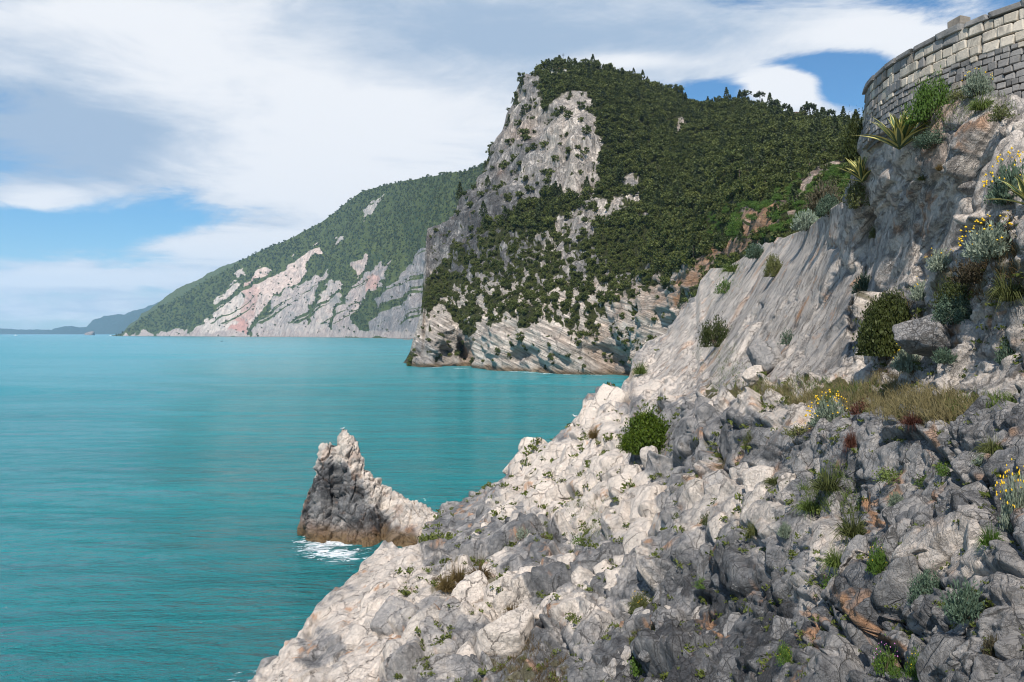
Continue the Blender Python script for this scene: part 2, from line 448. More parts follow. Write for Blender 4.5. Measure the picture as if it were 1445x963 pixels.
# ------------------------------------------------------------------ sea
def sea_material():
    m, t, b = new_mat('sea_water')
    pos = t.new('ShaderNodeNewGeometry').outputs['Position']
    at = t.new('ShaderNodeAttribute', attribute_name='tint').outputs['Color']
    sc = t.new('ShaderNodeSeparateColor'); t.put(sc.inputs[0], at)
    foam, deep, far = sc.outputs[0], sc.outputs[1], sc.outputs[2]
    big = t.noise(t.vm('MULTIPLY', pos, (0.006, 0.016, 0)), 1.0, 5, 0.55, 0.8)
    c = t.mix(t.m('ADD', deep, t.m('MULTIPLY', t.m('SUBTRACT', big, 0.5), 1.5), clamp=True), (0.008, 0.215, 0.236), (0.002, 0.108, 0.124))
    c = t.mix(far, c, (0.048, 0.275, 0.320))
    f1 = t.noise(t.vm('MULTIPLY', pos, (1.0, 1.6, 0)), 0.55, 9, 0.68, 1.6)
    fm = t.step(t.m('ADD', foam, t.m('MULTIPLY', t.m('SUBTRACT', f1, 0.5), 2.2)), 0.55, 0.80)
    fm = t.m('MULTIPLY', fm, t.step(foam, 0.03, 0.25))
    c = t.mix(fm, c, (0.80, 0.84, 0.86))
    t.put(b.inputs['Base Color'], c)
    t.put(b.inputs['Roughness'], t.m('ADD', t.m('ADD', 0.10, t.m('MULTIPLY', far, 0.14)), t.m('MULTIPLY', fm, 0.6)))
    b.inputs['IOR'].default_value = 1.33; b.inputs['Specular IOR Level'].default_value = 0.38
    w1 = t.noise(t.vm('MULTIPLY', pos, (0.35, 0.95, 0)), 1.0, 4, 0.6, 0.6)
    w2 = t.noise(t.vm('MULTIPLY', pos, (1.4, 2.6, 0)), 1.0, 4, 0.65, 0.4)
    w3 = t.noise(t.vm('MULTIPLY', pos, (0.012, 0.065, 0)), 1.0, 5, 0.55, 0.6)
    near = t.m('SUBTRACT', 1.0, t.m('MULTIPLY', far, 0.55))
    h = t.m('ADD', t.m('ADD', t.m('MULTIPLY', w1, 1.3), t.m('MULTIPLY', w2, 0.55)), t.m('MULTIPLY', w3, 6.5))
    bp = t.new('ShaderNodeBump'); t.put(bp.inputs['Strength'], t.m('MULTIPLY', near, 0.85)); bp.inputs['Distance'].default_value = 1.0
    t.put(bp.inputs['Height'], h); t.t.links.new(bp.outputs[0], b.inputs['Normal'])
    return m
def build_sea():
    na, nr = 340, 620
    rr = np.concatenate(([4.0], 22 * (17000 / 22) ** np.linspace(0, 1, nr - 1)))
    aa = np.linspace(R(-52), R(50), na)
    RR, AA = np.meshgrid(rr, aa, indexing='ij')
    X = RR * np.sin(AA); Y = RR * np.cos(AA)
    p = np.stack((X.ravel(), Y.ravel(), 0 * X.ravel()), 1).astype(np.float32)
    r = RR.ravel()
    amp = 1 / (1 + (r / 900) ** 2)
    z = 0.10 * fbm(p * (0.09, 0.20, 1), 3, 5) * amp
    # long low swells rolling into the bay
    ph = p[:, 1] + 6 * perlin(p * 0.012, 40) * 3 + 0.12 * p[:, 0]
    z += 0.2 * np.sin(ph * 2 * math.pi / 31) * np.clip(perlin(p * (0.006, 0.02, 1), 44) + .4, 0, 1) * (r > 60)
    big = np.clip(perlin(p * (0.0022, 0.011, 1), 46) * 2 + .2, 0, 1) * sstep(r, 120, 200) * (1 - sstep(r, 1500, 3000))
    z += 1.5 * np.sin(ph * 2 * math.pi / 120) * big
    foam = np.zeros(len(p))
    for (x, y, rx, ry, a) in ((-17.6, 76.0, 4.0, 5.2, .88), (-15.6, 71.8, 4.4, 3.0, .75), (-10.5, 71.0, 4.0, 2.0, .5), (-14.5, 45.0, 5.0, 4.0, .5), (-12.5, 41.0, 4.0, 5.0, .62),
                               (-22.5, 86.0, 3.0, 3.0, .2)):
        foam = np.maximum(foam, a * np.exp(-((p[:, 0] - x) / rx) ** 2 - ((p[:, 1] - y) / ry) ** 2))
    for (x, y) in [((px - 722.5) / F * yy_, yy_) for px, yy_ in ((650, 462), (700, 432), (725, 418), (748, 410), (770, 402), (800, 394), (840, 386), (615, 470))]:
        foam = np.maximum(foam, .72 * np.exp(-((p[:, 0] - x) / 7) ** 2 - ((p[:, 1] - y + 6) / 5) ** 2))
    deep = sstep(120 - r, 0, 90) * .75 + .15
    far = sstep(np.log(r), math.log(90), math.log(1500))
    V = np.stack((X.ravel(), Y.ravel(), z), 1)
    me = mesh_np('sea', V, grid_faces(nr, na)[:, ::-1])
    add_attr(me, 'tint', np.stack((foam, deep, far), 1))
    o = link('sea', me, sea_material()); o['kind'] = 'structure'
    # the seabed closes the water body from below
    s = mesh_np('seabed', [(-22000, -400, -30), (22000, -400, -30), (22000, 17050, -30), (-22000, 17050, -30)], [(0, 1, 2, 3)])
    mm, t, b = new_mat('seabed_sand'); b.inputs['Base Color'].default_value = (.2, .2, .15, 1)
    link('seabed', s, mm)['kind'] = 'structure'
build_sea()

# ------------------------------------------------------------------ distant hills
def hill(name, px, ys, Y, depth, mat, amp, seed, tint, nrow=60, ncol=260):
    xs = np.linspace(px[0], px[1], ncol)
    top = np.interp(xs, *zip(*ys)); Yb = np.interp(xs, *zip(*Y)) if isinstance(Y, (list, tuple)) else np.full(ncol, Y)
    zt = EYE - (top - HOR) / F * (Yb + depth * .7)
    rows = []
    for t in np.concatenate((np.linspace(0, 1, nrow), np.linspace(1.03, 2, 14))):
        u = t if t <= 1 else 2 - t
        z = -8 + (zt + 8) * u ** 1.05
        y = Yb + depth * (t * .7 if t <= 1 else .7 + (t - 1) * 1.3)
        rows.append(np.stack(((xs - 722.5) / F * Yb * (1 + 0.0 * t) , y, z), -1))
    G = np.array(rows); G[..., 0] *= G[..., 1] / G[0][None, :, 1]
    N = grid_normals(G); p = G.reshape(-1, 3)
    zrel = np.clip(p[:, 2] / (zt.max() + 1), 0, 1)
    dsp = amp * (fbm(p / (amp * 7) * (1, .5, .5), 5, seed, .55, True) - .2) * np.minimum(1, zrel * 6)
    G = G + N * dsp.reshape(G.shape[:2])[..., None] * .6
    me = mesh_np(name, G.reshape(-1, 3), grid_faces(*G.shape[:2]))
    add_attr(me, 'tint', np.tile(np.array(tint, np.float32), (len(p), 1)))
    o = link(name, me, mat); o['kind'] = 'structure'
    return o
M_CAPE = rock_mat('cape_slope', 0.008, tide=(0.5, 2), bumpd=.02, veg=((0.016, 0.034, 0.012), (0.045, 0.06, 0.022)))
hill('far_mountains', (-260, 130), [(-260, 452), (-160, 458), (-60, 461), (0, 464), (40, 465.5), (70, 466), (100, 467), (130, 469.4)], 16500, 500, M_CAPE, 30, 3, (.6, 0, .9))
hill('far_cape', (66, 300), [(66, 470), (76, 464.5), (90, 461), (100, 459.5), (112, 463), (122, 462), (133, 452), (146, 446.5), (163, 445), (184, 441), (204, 435), (240, 420), (300, 400)], 14800, 1900, M_CAPE, 50, 9, (.6, 0, .9))
hill('headland_behind', (172, 420), [(172, 471), (185, 458), (206, 441), (232, 421), (262, 402), (300, 382), (340, 368), (420, 335)], 6800, 900, M_COAST, 40, 21, (.5, .1, .86))

# ------------------------------------------------------------------ mountain coast across the bay
COAST_YS = [(160, 474), (172, 470.5), (186, 461), (205, 446), (226, 433), (250, 421), (275, 405), (300, 391), (326, 378), (352, 362), (375, 351), (402, 341), (426, 328), (452, 315), (475, 297), (492, 283), (510, 271),
            (535, 264), (560, 258), (590, 252), (620, 247), (650, 240), (672, 235), (692, 228), (730, 218), (800, 214)]
def coast_y(px): return np.interp(px, [150, 300, 450, 560, 640, 800], [5600, 4700, 3900, 3000, 2300, 1700])
px = np.linspace(158, 800, 640)
co_ctrl = []
for x in range(150, 830, 40):
    yb = HOR + EYE * F / coast_y(x); yt = float(np.interp(x, *zip(*COAST_YS))) if x > 160 else 473
    for k in (0, .33, .66, 1):
        y = yb + (yt - yb) * k
        h = (yb - y) / F * coast_y(x)
        co_ctrl.append((x, y - .01 * k, coast_y(x) + h * (1.0 + .25 * k)))
coast = Sheet(px, COAST_YS, [(x, HOR + EYE * F / coast_y(x) + 3) for x in range(150, 830, 20)], co_ctrl, 230, 30,
              lambda x, l: l[:, 1] * .25, lambda x, l: np.maximum(l[:, 2] * .5, -5))
p = coast.G.reshape(-1, 3)
hh = np.clip(p[:, 2] / 120, 0, 1)
# ravines run down the slope, bumps of scrub above
q = np.stack((p[:, 0] * .9 + p[:, 2] * .55, p[:, 1] * .9, p[:, 2] * .28), 1)
crest = sstep((coast.nrow - np.arange(len(coast.G)))[:, None] + 0 * coast.PXa, 4, 70).ravel()
dsp = (40 * (.25 + .75 * crest) * (fbm(q / 330, 5, 61, .5, True) - .25) + 5 * fbm(p / 30, 4, 66, .6)) * hh * coast.aa(60)
coast.displace(dsp)
X, Y = coast.PXa.ravel(), coast.PYa.ravel()
nz = np.stack((X / 26, Y / 26, 0 * X + 3), 1)
wx = X + 9 * fbm(nz, 4, 5); wy = Y + 9 * fbm(nz, 4, 8)
veg = np.ones_like(X); rust = np.zeros_like(X); grey = np.full_like(X, .35)
st = fbm(np.stack((X / 9 + Y / 12, Y / 22, 0 * X), 1), 4, 12, .6)
for pts, g, ru in (([(262, 476), (300, 440), (322, 408), (334, 398), (341, 405), (345, 430), (348, 476)], .12, .12),
                   ([(318, 476), (330, 450), (352, 448), (346, 476)], .35, .95),
                   ([(338, 440), (352, 400), (372, 376), (396, 382), (410, 370), (446, 342), (440, 362), (424, 392), (398, 418), (372, 446), (352, 462)], .06, .30),
                   ([(336, 452), (346, 404), (362, 390), (366, 420), (358, 452)], .2, .6),
                   ([(350, 478), (372, 452), (404, 414), (436, 392), (466, 384), (450, 412), (432, 446), (416, 478)], .40, .14),
                   ([(418, 478), (440, 440), (470, 398), (486, 402), (470, 440), (468, 478)], .30, .16),
                   ([(470, 478), (478, 430), (510, 384), (552, 366), (548, 396), (518, 420), (500, 450), (504, 478)], .42, .2),
                   ([(504, 402), (524, 382), (540, 398), (520, 414)], .3, .7),
                   ([(520, 478), (530, 430), (566, 376), (604, 345), (640, 330), (640, 478)], .62, .08),
                   ([(508, 300), (530, 280), (542, 276), (528, 296), (514, 312)], .3, .05),
                   ([(470, 330), (478, 326), (482, 340), (472, 345)], .3, .05), ([(330, 384), (343, 378), (346, 390), (336, 394)], .3, .1), ([(498, 366), (510, 356), (512, 378), (500, 388)], .3, .3),
                   ([(160, 480), (176, 472), (230, 467), (300, 468), (640, 466), (640, 480)], .40, .22)):
    sd = poly_sd(wx, wy, pts)
    mk = sstep(sd + st * 3.0, -1.2, 1.8)
    veg *= 1 - mk; rust = rust * (1 - mk) + ru * mk; grey = grey * (1 - mk) + g * mk
veg = np.clip(veg + .9 * sstep(fbm(np.stack((X / 14 + Y / 9, Y / 30 + X / 60, 0 * X + 9), 1), 4, 30), .18, .42) * (Y < 458), 0, 1)
me = mesh_np('coast_mountain', coast.G.reshape(-1, 3), grid_faces(*coast.G.shape[:2]))
add_attr(me, 'tint', np.stack((grey, np.clip(rust, 0, 1), veg), 1))
link('coast_mountain', me, M_COAST)['kind'] = 'structure'
COAST_VEG = veg.reshape(coast.G.shape[:2])

# ------------------------------------------------------------------ headland with the tall cliff
HEAD_YS = [(574, 519), (578, 512), (583, 500), (588, 476), (593, 462), (599, 440), (603, 350), (606, 326), (614, 320), (626, 314), (641, 308), (648, 292), (653, 282), (664, 275), (674, 268), (681, 250), (690, 230),
           (699, 212), (706, 200), (713, 184), (719, 166), (726, 142), (734, 121), (742, 112), (752, 109), (760, 103), (770, 100), (779, 98), (788, 93), (800, 92), (816, 92), (832, 95), (850, 98), (875, 104), (900, 112), (922, 121),
           (945, 131), (965, 139), (985, 146), (1010, 150), (1035, 147), (1060, 150), (1080, 157), (1100, 164), (1120, 169), (1150, 174), (1175, 177), (1195, 181), (1230, 186), (1300, 196), (1420, 210)]
def hb(y): return EYE * F / (y - HOR)
head_ctrl = [(575, 517, hb(517)), (610, 518, hb(518)), (640, 515, hb(516)), (700, 522, hb(522)), (760, 526, hb(526)), (820, 529, hb(529)), (885, 531, hb(531)), (950, 540, 310), (1050, 560, 240), (1250, 560, 180), (1420, 560, 150),
             (600, 460, 500), (640, 460, 512), (700, 460, 445), (780, 465, 408), (850, 450, 392), (900, 430, 370), (940, 440, 325), (1050, 440, 235), (1250, 440, 170),
             (610, 400, 560), (650, 380, 540), (720, 380, 490), (800, 380, 455), (880, 380, 415), (940, 370, 370), (985, 375, 305), (1050, 360, 235), (1150, 360, 185), (1300, 350, 170),
             (607, 330, 620), (640, 320, 590), (690, 300, 556), (760, 290, 530), (850, 290, 495), (920, 290, 455), (990, 300, 390), (1060, 300, 255), (1100, 300, 215), (1200, 290, 200),
             (690, 238, 640), (740, 230, 572), (820, 230, 535), (900, 230, 535), (1000, 230, 480), (1100, 230, 395), (1170, 240, 280), (1240, 230, 250), (1400, 250, 230),
             (722, 165, 650), (780, 165, 585), (830, 160, 570), (900, 160, 610), (1000, 175, 590), (1100, 190, 500), (1200, 200, 400), (1400, 215, 380),
             (740, 117, 660), (790, 95, 680), (850, 100, 720), (945, 131, 730), (1040, 148, 680), (1120, 169, 600), (1195, 181, 520), (1400, 212, 480)]
px = np.linspace(575, 1400, 690)
HEAD_DENT = [(654, 498, 9, 21, -8, 26, 2.2), (628, 500, 8, 12, 0, 10, 1.5), (735, 505, 12, 13, 0, 9, 1.5), (850, 505, 30, 14, 15, 10, 1.4), (620, 470, 16, 34, 12, -14, 1.2), (605, 500, 12, 20, 0, -8, 1.2), (600, 505, 14, 12, 0, 7, 1.5),
             (760, 180, 14, 26, 10, 22, 1.2), (805, 205, 26, 70, 4, -14, 1.2), (700, 260, 22, 60, 20, -10, 1.2), (800, 200, 5, 60, 4, 10, 1.1), (870, 285, 26, 20, 0, -8, 1.2), (893, 262, 10, 20, 0, -8, 1.2), (690, 480, 22, 18, 0, -8, 1.2), (790, 490, 26, 22, 0, -8, 1.3)]
ROCK_POLYS = [
    ([(736, 118), (757, 108), (768, 112), (760, 140), (772, 168), (782, 150), (800, 134), (826, 136), (842, 165), (838, 190), (850, 215), (846, 255), (862, 268), (838, 285), (800, 280), (770, 278), (742, 288), (715, 312), (690, 320), (668, 332), (640, 352), (614, 398), (598, 398), (600, 322), (640, 306), (655, 280), (680, 250), (700, 208)], 1.0),
    ([(838, 286), (880, 279), (886, 300), (850, 326), (828, 345), (796, 352), (786, 322), (806, 300)], .95),
    ([(882, 256), (900, 247), (907, 275), (902, 292), (884, 285)], .9), ([(902, 295), (922, 290), (918, 318), (904, 316)], .7),
    ([(574, 540), (583, 468), (605, 438), (625, 430), (640, 452), (660, 474), (684, 458), (700, 466), (720, 448), (740, 468), (790, 458), (820, 476), (838, 466), (850, 440), (880, 428), (902, 440), (922, 412), (955, 400), (975, 380), (990, 420), (1010, 570), (900, 575), (575, 550)], 1.0),
    ([(648, 335), (800, 330), (890, 390), (850, 470), (700, 470), (650, 450), (630, 430)], .44),
    ([(850, 400), (930, 370), (940, 420), (900, 450), (850, 450)], .45)]
SOIL_POLYS = [([(955, 415), (968, 390), (985, 374), (1000, 350), (1025, 318), (1048, 300), (1080, 294), (1106, 300), (1110, 320), (1080, 345), (1040, 372), (1010, 395), (985, 410), (962, 432)], .75),
              ([(1100, 300), (1130, 268), (1150, 246), (1190, 236), (1200, 250), (1160, 262), (1130, 290)], .3), ([(944, 178), (966, 172), (976, 186), (960, 192)], .15), ([(1040, 300), (1105, 290), (1140, 300), (1100, 330)], .35)]
GRASS_POLY = [(985, 318), (1020, 306), (1045, 290), (1090, 278), (1130, 262), (1150, 250), (1205, 235), (1230, 300), (1140, 330), (1060, 345), (1000, 352)]
head = Sheet(px, HEAD_YS, [(570, 523), (640, 521), (700, 529), (760, 533), (820, 537), (890, 541), (950, 556), (1050, 590), (1420, 600)], head_ctrl, 330, 34,
             lambda x, l: np.full_like(x, 190.0), lambda x, l: l[:, 2] * .45 - 5,
             lambda a, b, y: dent(a, b, HEAD_DENT))
X, Y = head.PXa.ravel(), head.PYa.ravel()
nz = np.stack((X / 22, Y / 22, 0 * X), 1)
wx = X + 9 * fbm(nz, 4, 71); wy = Y + 9 * fbm(nz, 4, 77)
spk = fbm(np.stack((X / 10, Y / 15, 0 * X + 5), 1), 4, 81, .6)
rockm = np.zeros_like(X)
for pts, v in ROCK_POLYS:
    sd = poly_sd(wx, wy, pts)
    mk = sstep(sd, -3, 3)
    rockm = np.maximum(rockm, mk * (sstep(spk, .42 - v * .95, .58 - v * .95) if v < 1 else sstep(spk, -.75, -.52)))
soil = np.zeros_like(X); rust = np.zeros_like(X)
for pts, v in SOIL_POLYS:
    mk = sstep(poly_sd(wx, wy, pts), -2, 3) * sstep(spk, -.5, -.2)
    soil = np.maximum(soil, mk); rust = np.maximum(rust, mk * v * (1 + .6 * spk))
grassm = sstep(poly_sd(wx, wy, GRASS_POLY), -3, 3) * (1 - soil)
p = head.G.reshape(-1, 3); big = np.maximum(rockm, soil)
q = np.stack((p[:, 0] * 1.0 + p[:, 2] * .16, p[:, 1], p[:, 2] * .22), 1)        # vertical ribs on the tall cliff
low = 1 - sstep(p[:, 2], 34, 52)
q2 = np.stack((p[:, 0] * .45 + p[:, 2] * .5, p[:, 1] * .6, p[:, 2] * 1.5 + p[:, 0] * .62), 1)  # tilted beds at the shore
qq = q * (1 - low)[:, None] + q2 * low[:, None]
big = .55 + .45 * blur(rockm.reshape(head.G.shape[:2]), 4, 2).ravel() - .45 * soil
qq = qq + 1.5 * np.stack((perlin(p / 9, 87), perlin(p / 9, 88), perlin(p / 9, 89)), 1)
b1, h1 = blocks(qq, 11, 91, .4, .45, .32, .10); b2, _ = blocks(qq, 4.6, 92, .5, .5, .4, .14, True); b3, _ = blocks(qq, 2.0, 93, .6, .5, .4, .2, True)
A = head.aa
dsp = big * (b1 * (.42 - .2 * low) * A(15) + b2 * .55 * A(5.5) + b3 * .5 * A(2.4) + 3.2 * fbm(qq / 16, 5, 94, .6, True) * A(8)) + 5.0 * fbm(p / 40, 4, 95, .5, True) + .8 * fbm(p / 5, 3, 96) * A(5)
dsp += A(3) * big * low * .6 * (np.abs(((qq[:, 2] / 3.1 + .4 * perlin(p / 9, 98)) % 1) - .5) - .25)
head.displace(dsp)
grey = .40 + .34 * fbm(q / (26, 26, 40), 4, 101) + .26 * sstep(735 - X + 8 * spk, -40, 40) * (Y < 400) - .36 * low - .15 * sstep(X, 760, 800) * (Y < 290)  # cliff's left face darkened: its shading is put into the grey
grey += .5 * dent(X, Y, [(605, 500, 22, 26, 10, .9, 1.3), (650, 500, 14, 22, 0, .6, 1.3), (820, 498, 60, 16, 12, .35, 1.2), (855, 512, 46, 16, 5, .5, 1.3), (735, 505, 12, 14, 0, .6, 1.3)])
rust += rockm * low * .28 * sstep(fbm(p / 12, 4, 103), -.05, .4) * sstep(X, 640, 900) + .35 * rockm * dent(X, Y, [(660, 500, 12, 22, 0, 1.2, 1.3), (735, 192, 20, 16, 0, .8, 1), (710, 245, 8, 10, 0, .8, 1), (930, 420, 40, 30, 0, .8, 1), (880, 505, 30, 14, 0, .8, 1)])
HEAD_BARE = np.clip(np.maximum(rockm, soil), 0, 1).reshape(head.G.shape[:2])
HEAD_GRASS = grassm.reshape(head.G.shape[:2])
me = mesh_np('headland', head.G.reshape(-1, 3), grid_faces(*head.G.shape[:2]))
add_attr(me, 'tint', np.stack((np.clip(grey, 0, 1), np.clip(rust, 0, 1), 1 - np.maximum(rockm, soil)), 1))
link('headland', me, M_FAR)['kind'] = 'structure'

# ------------------------------------------------------------------ rocky shore in the foreground
SHORE_YS = [(240, 1078), (300, 1022), (350, 966), (372, 936), (400, 908), (430, 878), (452, 850), (476, 828), (500, 806), (512, 792), (530, 778), (552, 770), (566, 776), (582, 764), (598, 752), (612, 738), (622, 722), (632, 712), (652, 702),
            (676, 690), (690, 676), (716, 664), (742, 634), (756, 622), (772, 628), (790, 606), (806, 596), (820, 588), (826, 570), (842, 552), (862, 542), (872, 548), (880, 538), (888, 532), (893, 508), (898, 496), (918, 483), (938, 470),
            (952, 455), (962, 434), (972, 421), (982, 418), (988, 396), (1003, 379), (1024, 378), (1045, 366), (1070, 346), (1092, 342), (1116, 331), (1141, 322), (1165, 300), (1184, 287), (1196, 272), (1206, 240), (1216, 205), (1224, 180),
            (1240, 160), (1275, 154), (1320, 146), (1370, 141), (1445, 136), (1560, 96)]
shore_ctrl = [(250, 1078, 35.5), (350, 1078, 29.5), (500, 1078, 26.5), (700, 1078, 24), (900, 1078, 18), (1100, 1078, 13), (1300, 1078, 9), (1445, 1078, 7.4), (1570, 1078, 6.4),
    (352, 966, 38), (450, 963, 34), (600, 963, 31), (750, 963, 27), (900, 963, 21.5), (1000, 963, 18), (1150, 963, 13.5), (1300, 963, 10.5), (1445, 963, 8.5), (1570, 963, 7),
    (432, 880, 43), (520, 880, 40), (650, 880, 35), (800, 880, 30), (930, 880, 24.5), (1050, 880, 19.5), (1200, 880, 14), (1350, 880, 10.7), (1480, 880, 8.6),
    (505, 806, 52), (560, 785, 54), (600, 800, 46), (720, 800, 41), (850, 800, 34), (960, 800, 27), (1080, 800, 21.5), (1200, 800, 16.2), (1350, 800, 12), (1480, 800, 9.5),
    (620, 735, 66), (700, 730, 55), (800, 730, 48), (880, 730, 40), (960, 730, 31), (1080, 730, 24.5), (1200, 730, 18.5), (1350, 730, 13.5), (1480, 730, 10.5),
    (640, 712, 71), (705, 665, 73), (780, 660, 64), (870, 660, 50), (930, 665, 44), (970, 650, 36), (1080, 660, 27), (1200, 650, 20.5), (1350, 650, 15), (1480, 650, 11.8),
    (745, 634, 78), (805, 605, 79), (870, 600, 66), (930, 600, 55), (980, 590, 42), (1050, 590, 32), (1150, 595, 23.5), (1300, 595, 17.5), (1445, 595, 13.8), (1560, 595, 11),
    (842, 560, 80), (882, 545, 85), (940, 540, 72), (1000, 545, 51), (1060, 545, 38), (1150, 550, 28.5), (1250, 555, 22.5), (1350, 555, 18.2), (1445, 555, 15.2), (1560, 550, 12),
    (900, 510, 97), (950, 490, 90), (1000, 490, 68), (1060, 500, 47), (1150, 500, 33), (1250, 490, 25), (1350, 490, 19.5), (1445, 490, 16.0), (1560, 480, 13),
    (966, 440, 106), (1000, 430, 88), (1060, 430, 60), (1150, 430, 38.5), (1250, 430, 27.5), (1350, 430, 20.8), (1445, 430, 16.3),
    (1003, 382, 112), (1047, 369, 86), (1100, 370, 59), (1150, 370, 42.5), (1250, 370, 29.3), (1350, 370, 22), (1445, 370, 17.0), (1560, 370, 13.8),
    (1116, 335, 63), (1141, 325, 51), (1182, 290, 38.5), (1250, 300, 30), (1350, 300, 23.0), (1445, 300, 18), (1560, 280, 15),
    (1208, 250, 34), (1270, 220, 27.2), (1350, 220, 23.4), (1445, 220, 19.6), (1226, 190, 32), (1290, 180, 26.4), (1350, 160, 24.0), (1445, 150, 21.8), (1240, 158, 31), (1320, 130, 25.7), (1445, 110, 23.0), (1560, 96, 22.5), (1560, 200, 18.5)]
# hollows (+) and bulges (-) of the rock, metres
SHORE_DENT = [(1000, 890, 50, 64, -25, 1.7, 1.1), (940, 690, 12, 70, 16, 2.2, 1.4), (1330, 800, 10, 34, 20, .9, 1.6), (1255, 865, 70, 10, 36, .7, 1.6), (960, 660, 30, 60, 0, -1.2, 1.2), (1090, 710, 46, 50, 0, -1.0, 1.3), (905, 690, 34, 70, -10, -1.6, 1.4),
              (1160, 770, 34, 34, 0, -.6, 1.5), (1205, 740, 30, 60, 10, .7, 1.3), (1287, 755, 50, 44, 0, -.5, 1.8), (640, 840, 46, 20, 10, 1.2, 1.4), (560, 840, 30, 60, 30, -1.0, 1.4), (450, 930, 24, 20, 0, 1.0, 1.5), (1010, 600, 60, 24, -15, -1.2, 1.4),
              (730, 905, 74, 44, 0, 1.3, 1.4), (1030, 770, 24, 60, -10, -.9, 1.4), (930, 620, 46, 36, 0, 1.6, 1.4), (1275, 470, 70, 60, 0, .8, 1.2), (1222, 400, 10, 130, 14, .7, 1.5), (1150, 440, 60, 60, 0, -.8, 1.4), (1060, 470, 20, 60, 35, -1.0, 1.4), (1205, 500, 12, 50, 5, .6, 1.5),
              (990, 500, 20, 30, 0, 2.0, 1.4), (850, 600, 40, 20, 0, 1.4, 1.4), (1380, 440, 60, 60, 0, .5, 1.2), (670, 745, 70, 30, 20, 1.6, 1.3), (845, 570, 24, 30, 0, -1.6, 1.4), (1110, 560, 40, 14, 0, -.4, 1.5), (1330, 395, 40, 30, 0, -.2, 1.4)]
SHORE_CRACK = [([(1225, 300), (1220, 350), (1205, 420), (1195, 470)], 5, .7), ([(1335, 280), (1318, 340), (1296, 390)], 6, .5), ([(1280, 240), (1262, 300), (1240, 370)], 4, .4), ([(1330, 640), (1352, 590)], 3, .2),
               ([(965, 612), (985, 600), (1000, 612), (1030, 596), (1075, 600)], 2.5, .35), ([(962, 672), (1000, 658), (1030, 660), (1075, 668)], 4, .6), ([(880, 655), (890, 690), (896, 712)], 4, 1.0), ([(1326, 760), (1320, 800), (1330, 850)], 6, .6),
               ([(1180, 860), (1235, 900), (1290, 950)], 8, .7), ([(1250, 770), (1190, 850)], 4, .4), ([(1040, 640), (1050, 690), (1042, 740)], 4, .5), ([(1095, 690), (1112, 720)], 4, .4), ([(1040, 560), (1065, 575), (1060, 600)], 3, .35), ([(1290, 715), (1345, 720), (1400, 738)], 3, .25),
               ([(1255, 870), (1330, 925), (1400, 900)], 4, .3), ([(920, 790), (960, 830), (1000, 850)], 5, .5), ([(1070, 840), (1110, 880), (1140, 920)], 4, .4), ([(1130, 450), (1110, 520)], 5, .5), ([(1000, 440), (1025, 400), (1040, 385)], 4, .9), ([(1025, 480), (1060, 410), (1080, 380)], 4, .7), ([(1060, 520), (1090, 440), (1110, 400)], 4, .5)]
def shore_extra(a, b, y):
    n = fbm(np.stack((a.ravel() / 24, b.ravel() / 24, 0 * a.ravel()), 1), 3, 133).reshape(a.shape)
    n2 = fbm(np.stack((a.ravel() / 24, b.ravel() / 24, 0 * a.ravel() + 7), 1), 3, 137).reshape(a.shape)
    a2, b2 = a + 9 * n, b + 9 * n2
    o = dent(a2, b2, SHORE_DENT)
    for pts, wd, dp in SHORE_CRACK:
        o = o + dp * (1 - sstep(line_d(a2, b2, pts), wd * .3, wd * 1.3))
    return o
px = np.concatenate((np.linspace(240, 560, 180), np.linspace(561.6, 1452, 570), np.linspace(1454, 1560, 36)))
shore = Sheet(px, SHORE_YS, [(240, 1084), (300, 1084), (1560, 1084)], shore_ctrl, 690, 36,
              lambda x, l: np.interp(x, [240, 600, 760, 900, 1000, 1180, 1215, 1240], [6, 8, 16, 26, 34, 16, 6, 4]) ,
              lambda x, l: np.where(x > 1205, l[:, 2] - .3, np.interp(x, [240, 620, 900, 1000, 1205], [-4, -4, -4, 6, 12])), shore_extra)
X, Y = shore.PXa.ravel(), shore.PYa.ravel()
p = shore.G.reshape(-1, 3)
yv = p[:, 1]
nzp = np.stack((X / 30, Y / 30, 0 * X), 1)
wx = X + 24 * fbm(nzp, 5, 141, .6); wy = Y + 24 * fbm(nzp, 5, 147, .6)
SLAB = [(880, 560), (890, 500), (940, 460), (985, 380), (1110, 320), (1190, 270), (1215, 190), (1240, 150), (1600, 90), (1600, 330), (1400, 300), (1350, 350), (1300, 400), (1230, 440), (1215, 530), (1060, 545), (980, 560)]
slab = sstep(poly_sd(wx, wy, SLAB), -10, 14)
SMOOTH = [(340, 990), (430, 870), (520, 770), (570, 770), (600, 800), (560, 850), (520, 990)]
smooth = sstep(poly_sd(wx, wy, SMOOTH), -14, 14)
RUB = [([(610, 740), (700, 680), (770, 730), (850, 760), (800, 800), (640, 800)], 1), ([(840, 870), (880, 800), (980, 800), (1040, 990), (820, 990)], 1), ([(860, 560), (960, 560), (960, 600), (860, 610)], 1)]
rub = np.zeros_like(X)
for pts, v in RUB: rub = np.maximum(rub, sstep(poly_sd(wx, wy, pts), -10, 14))
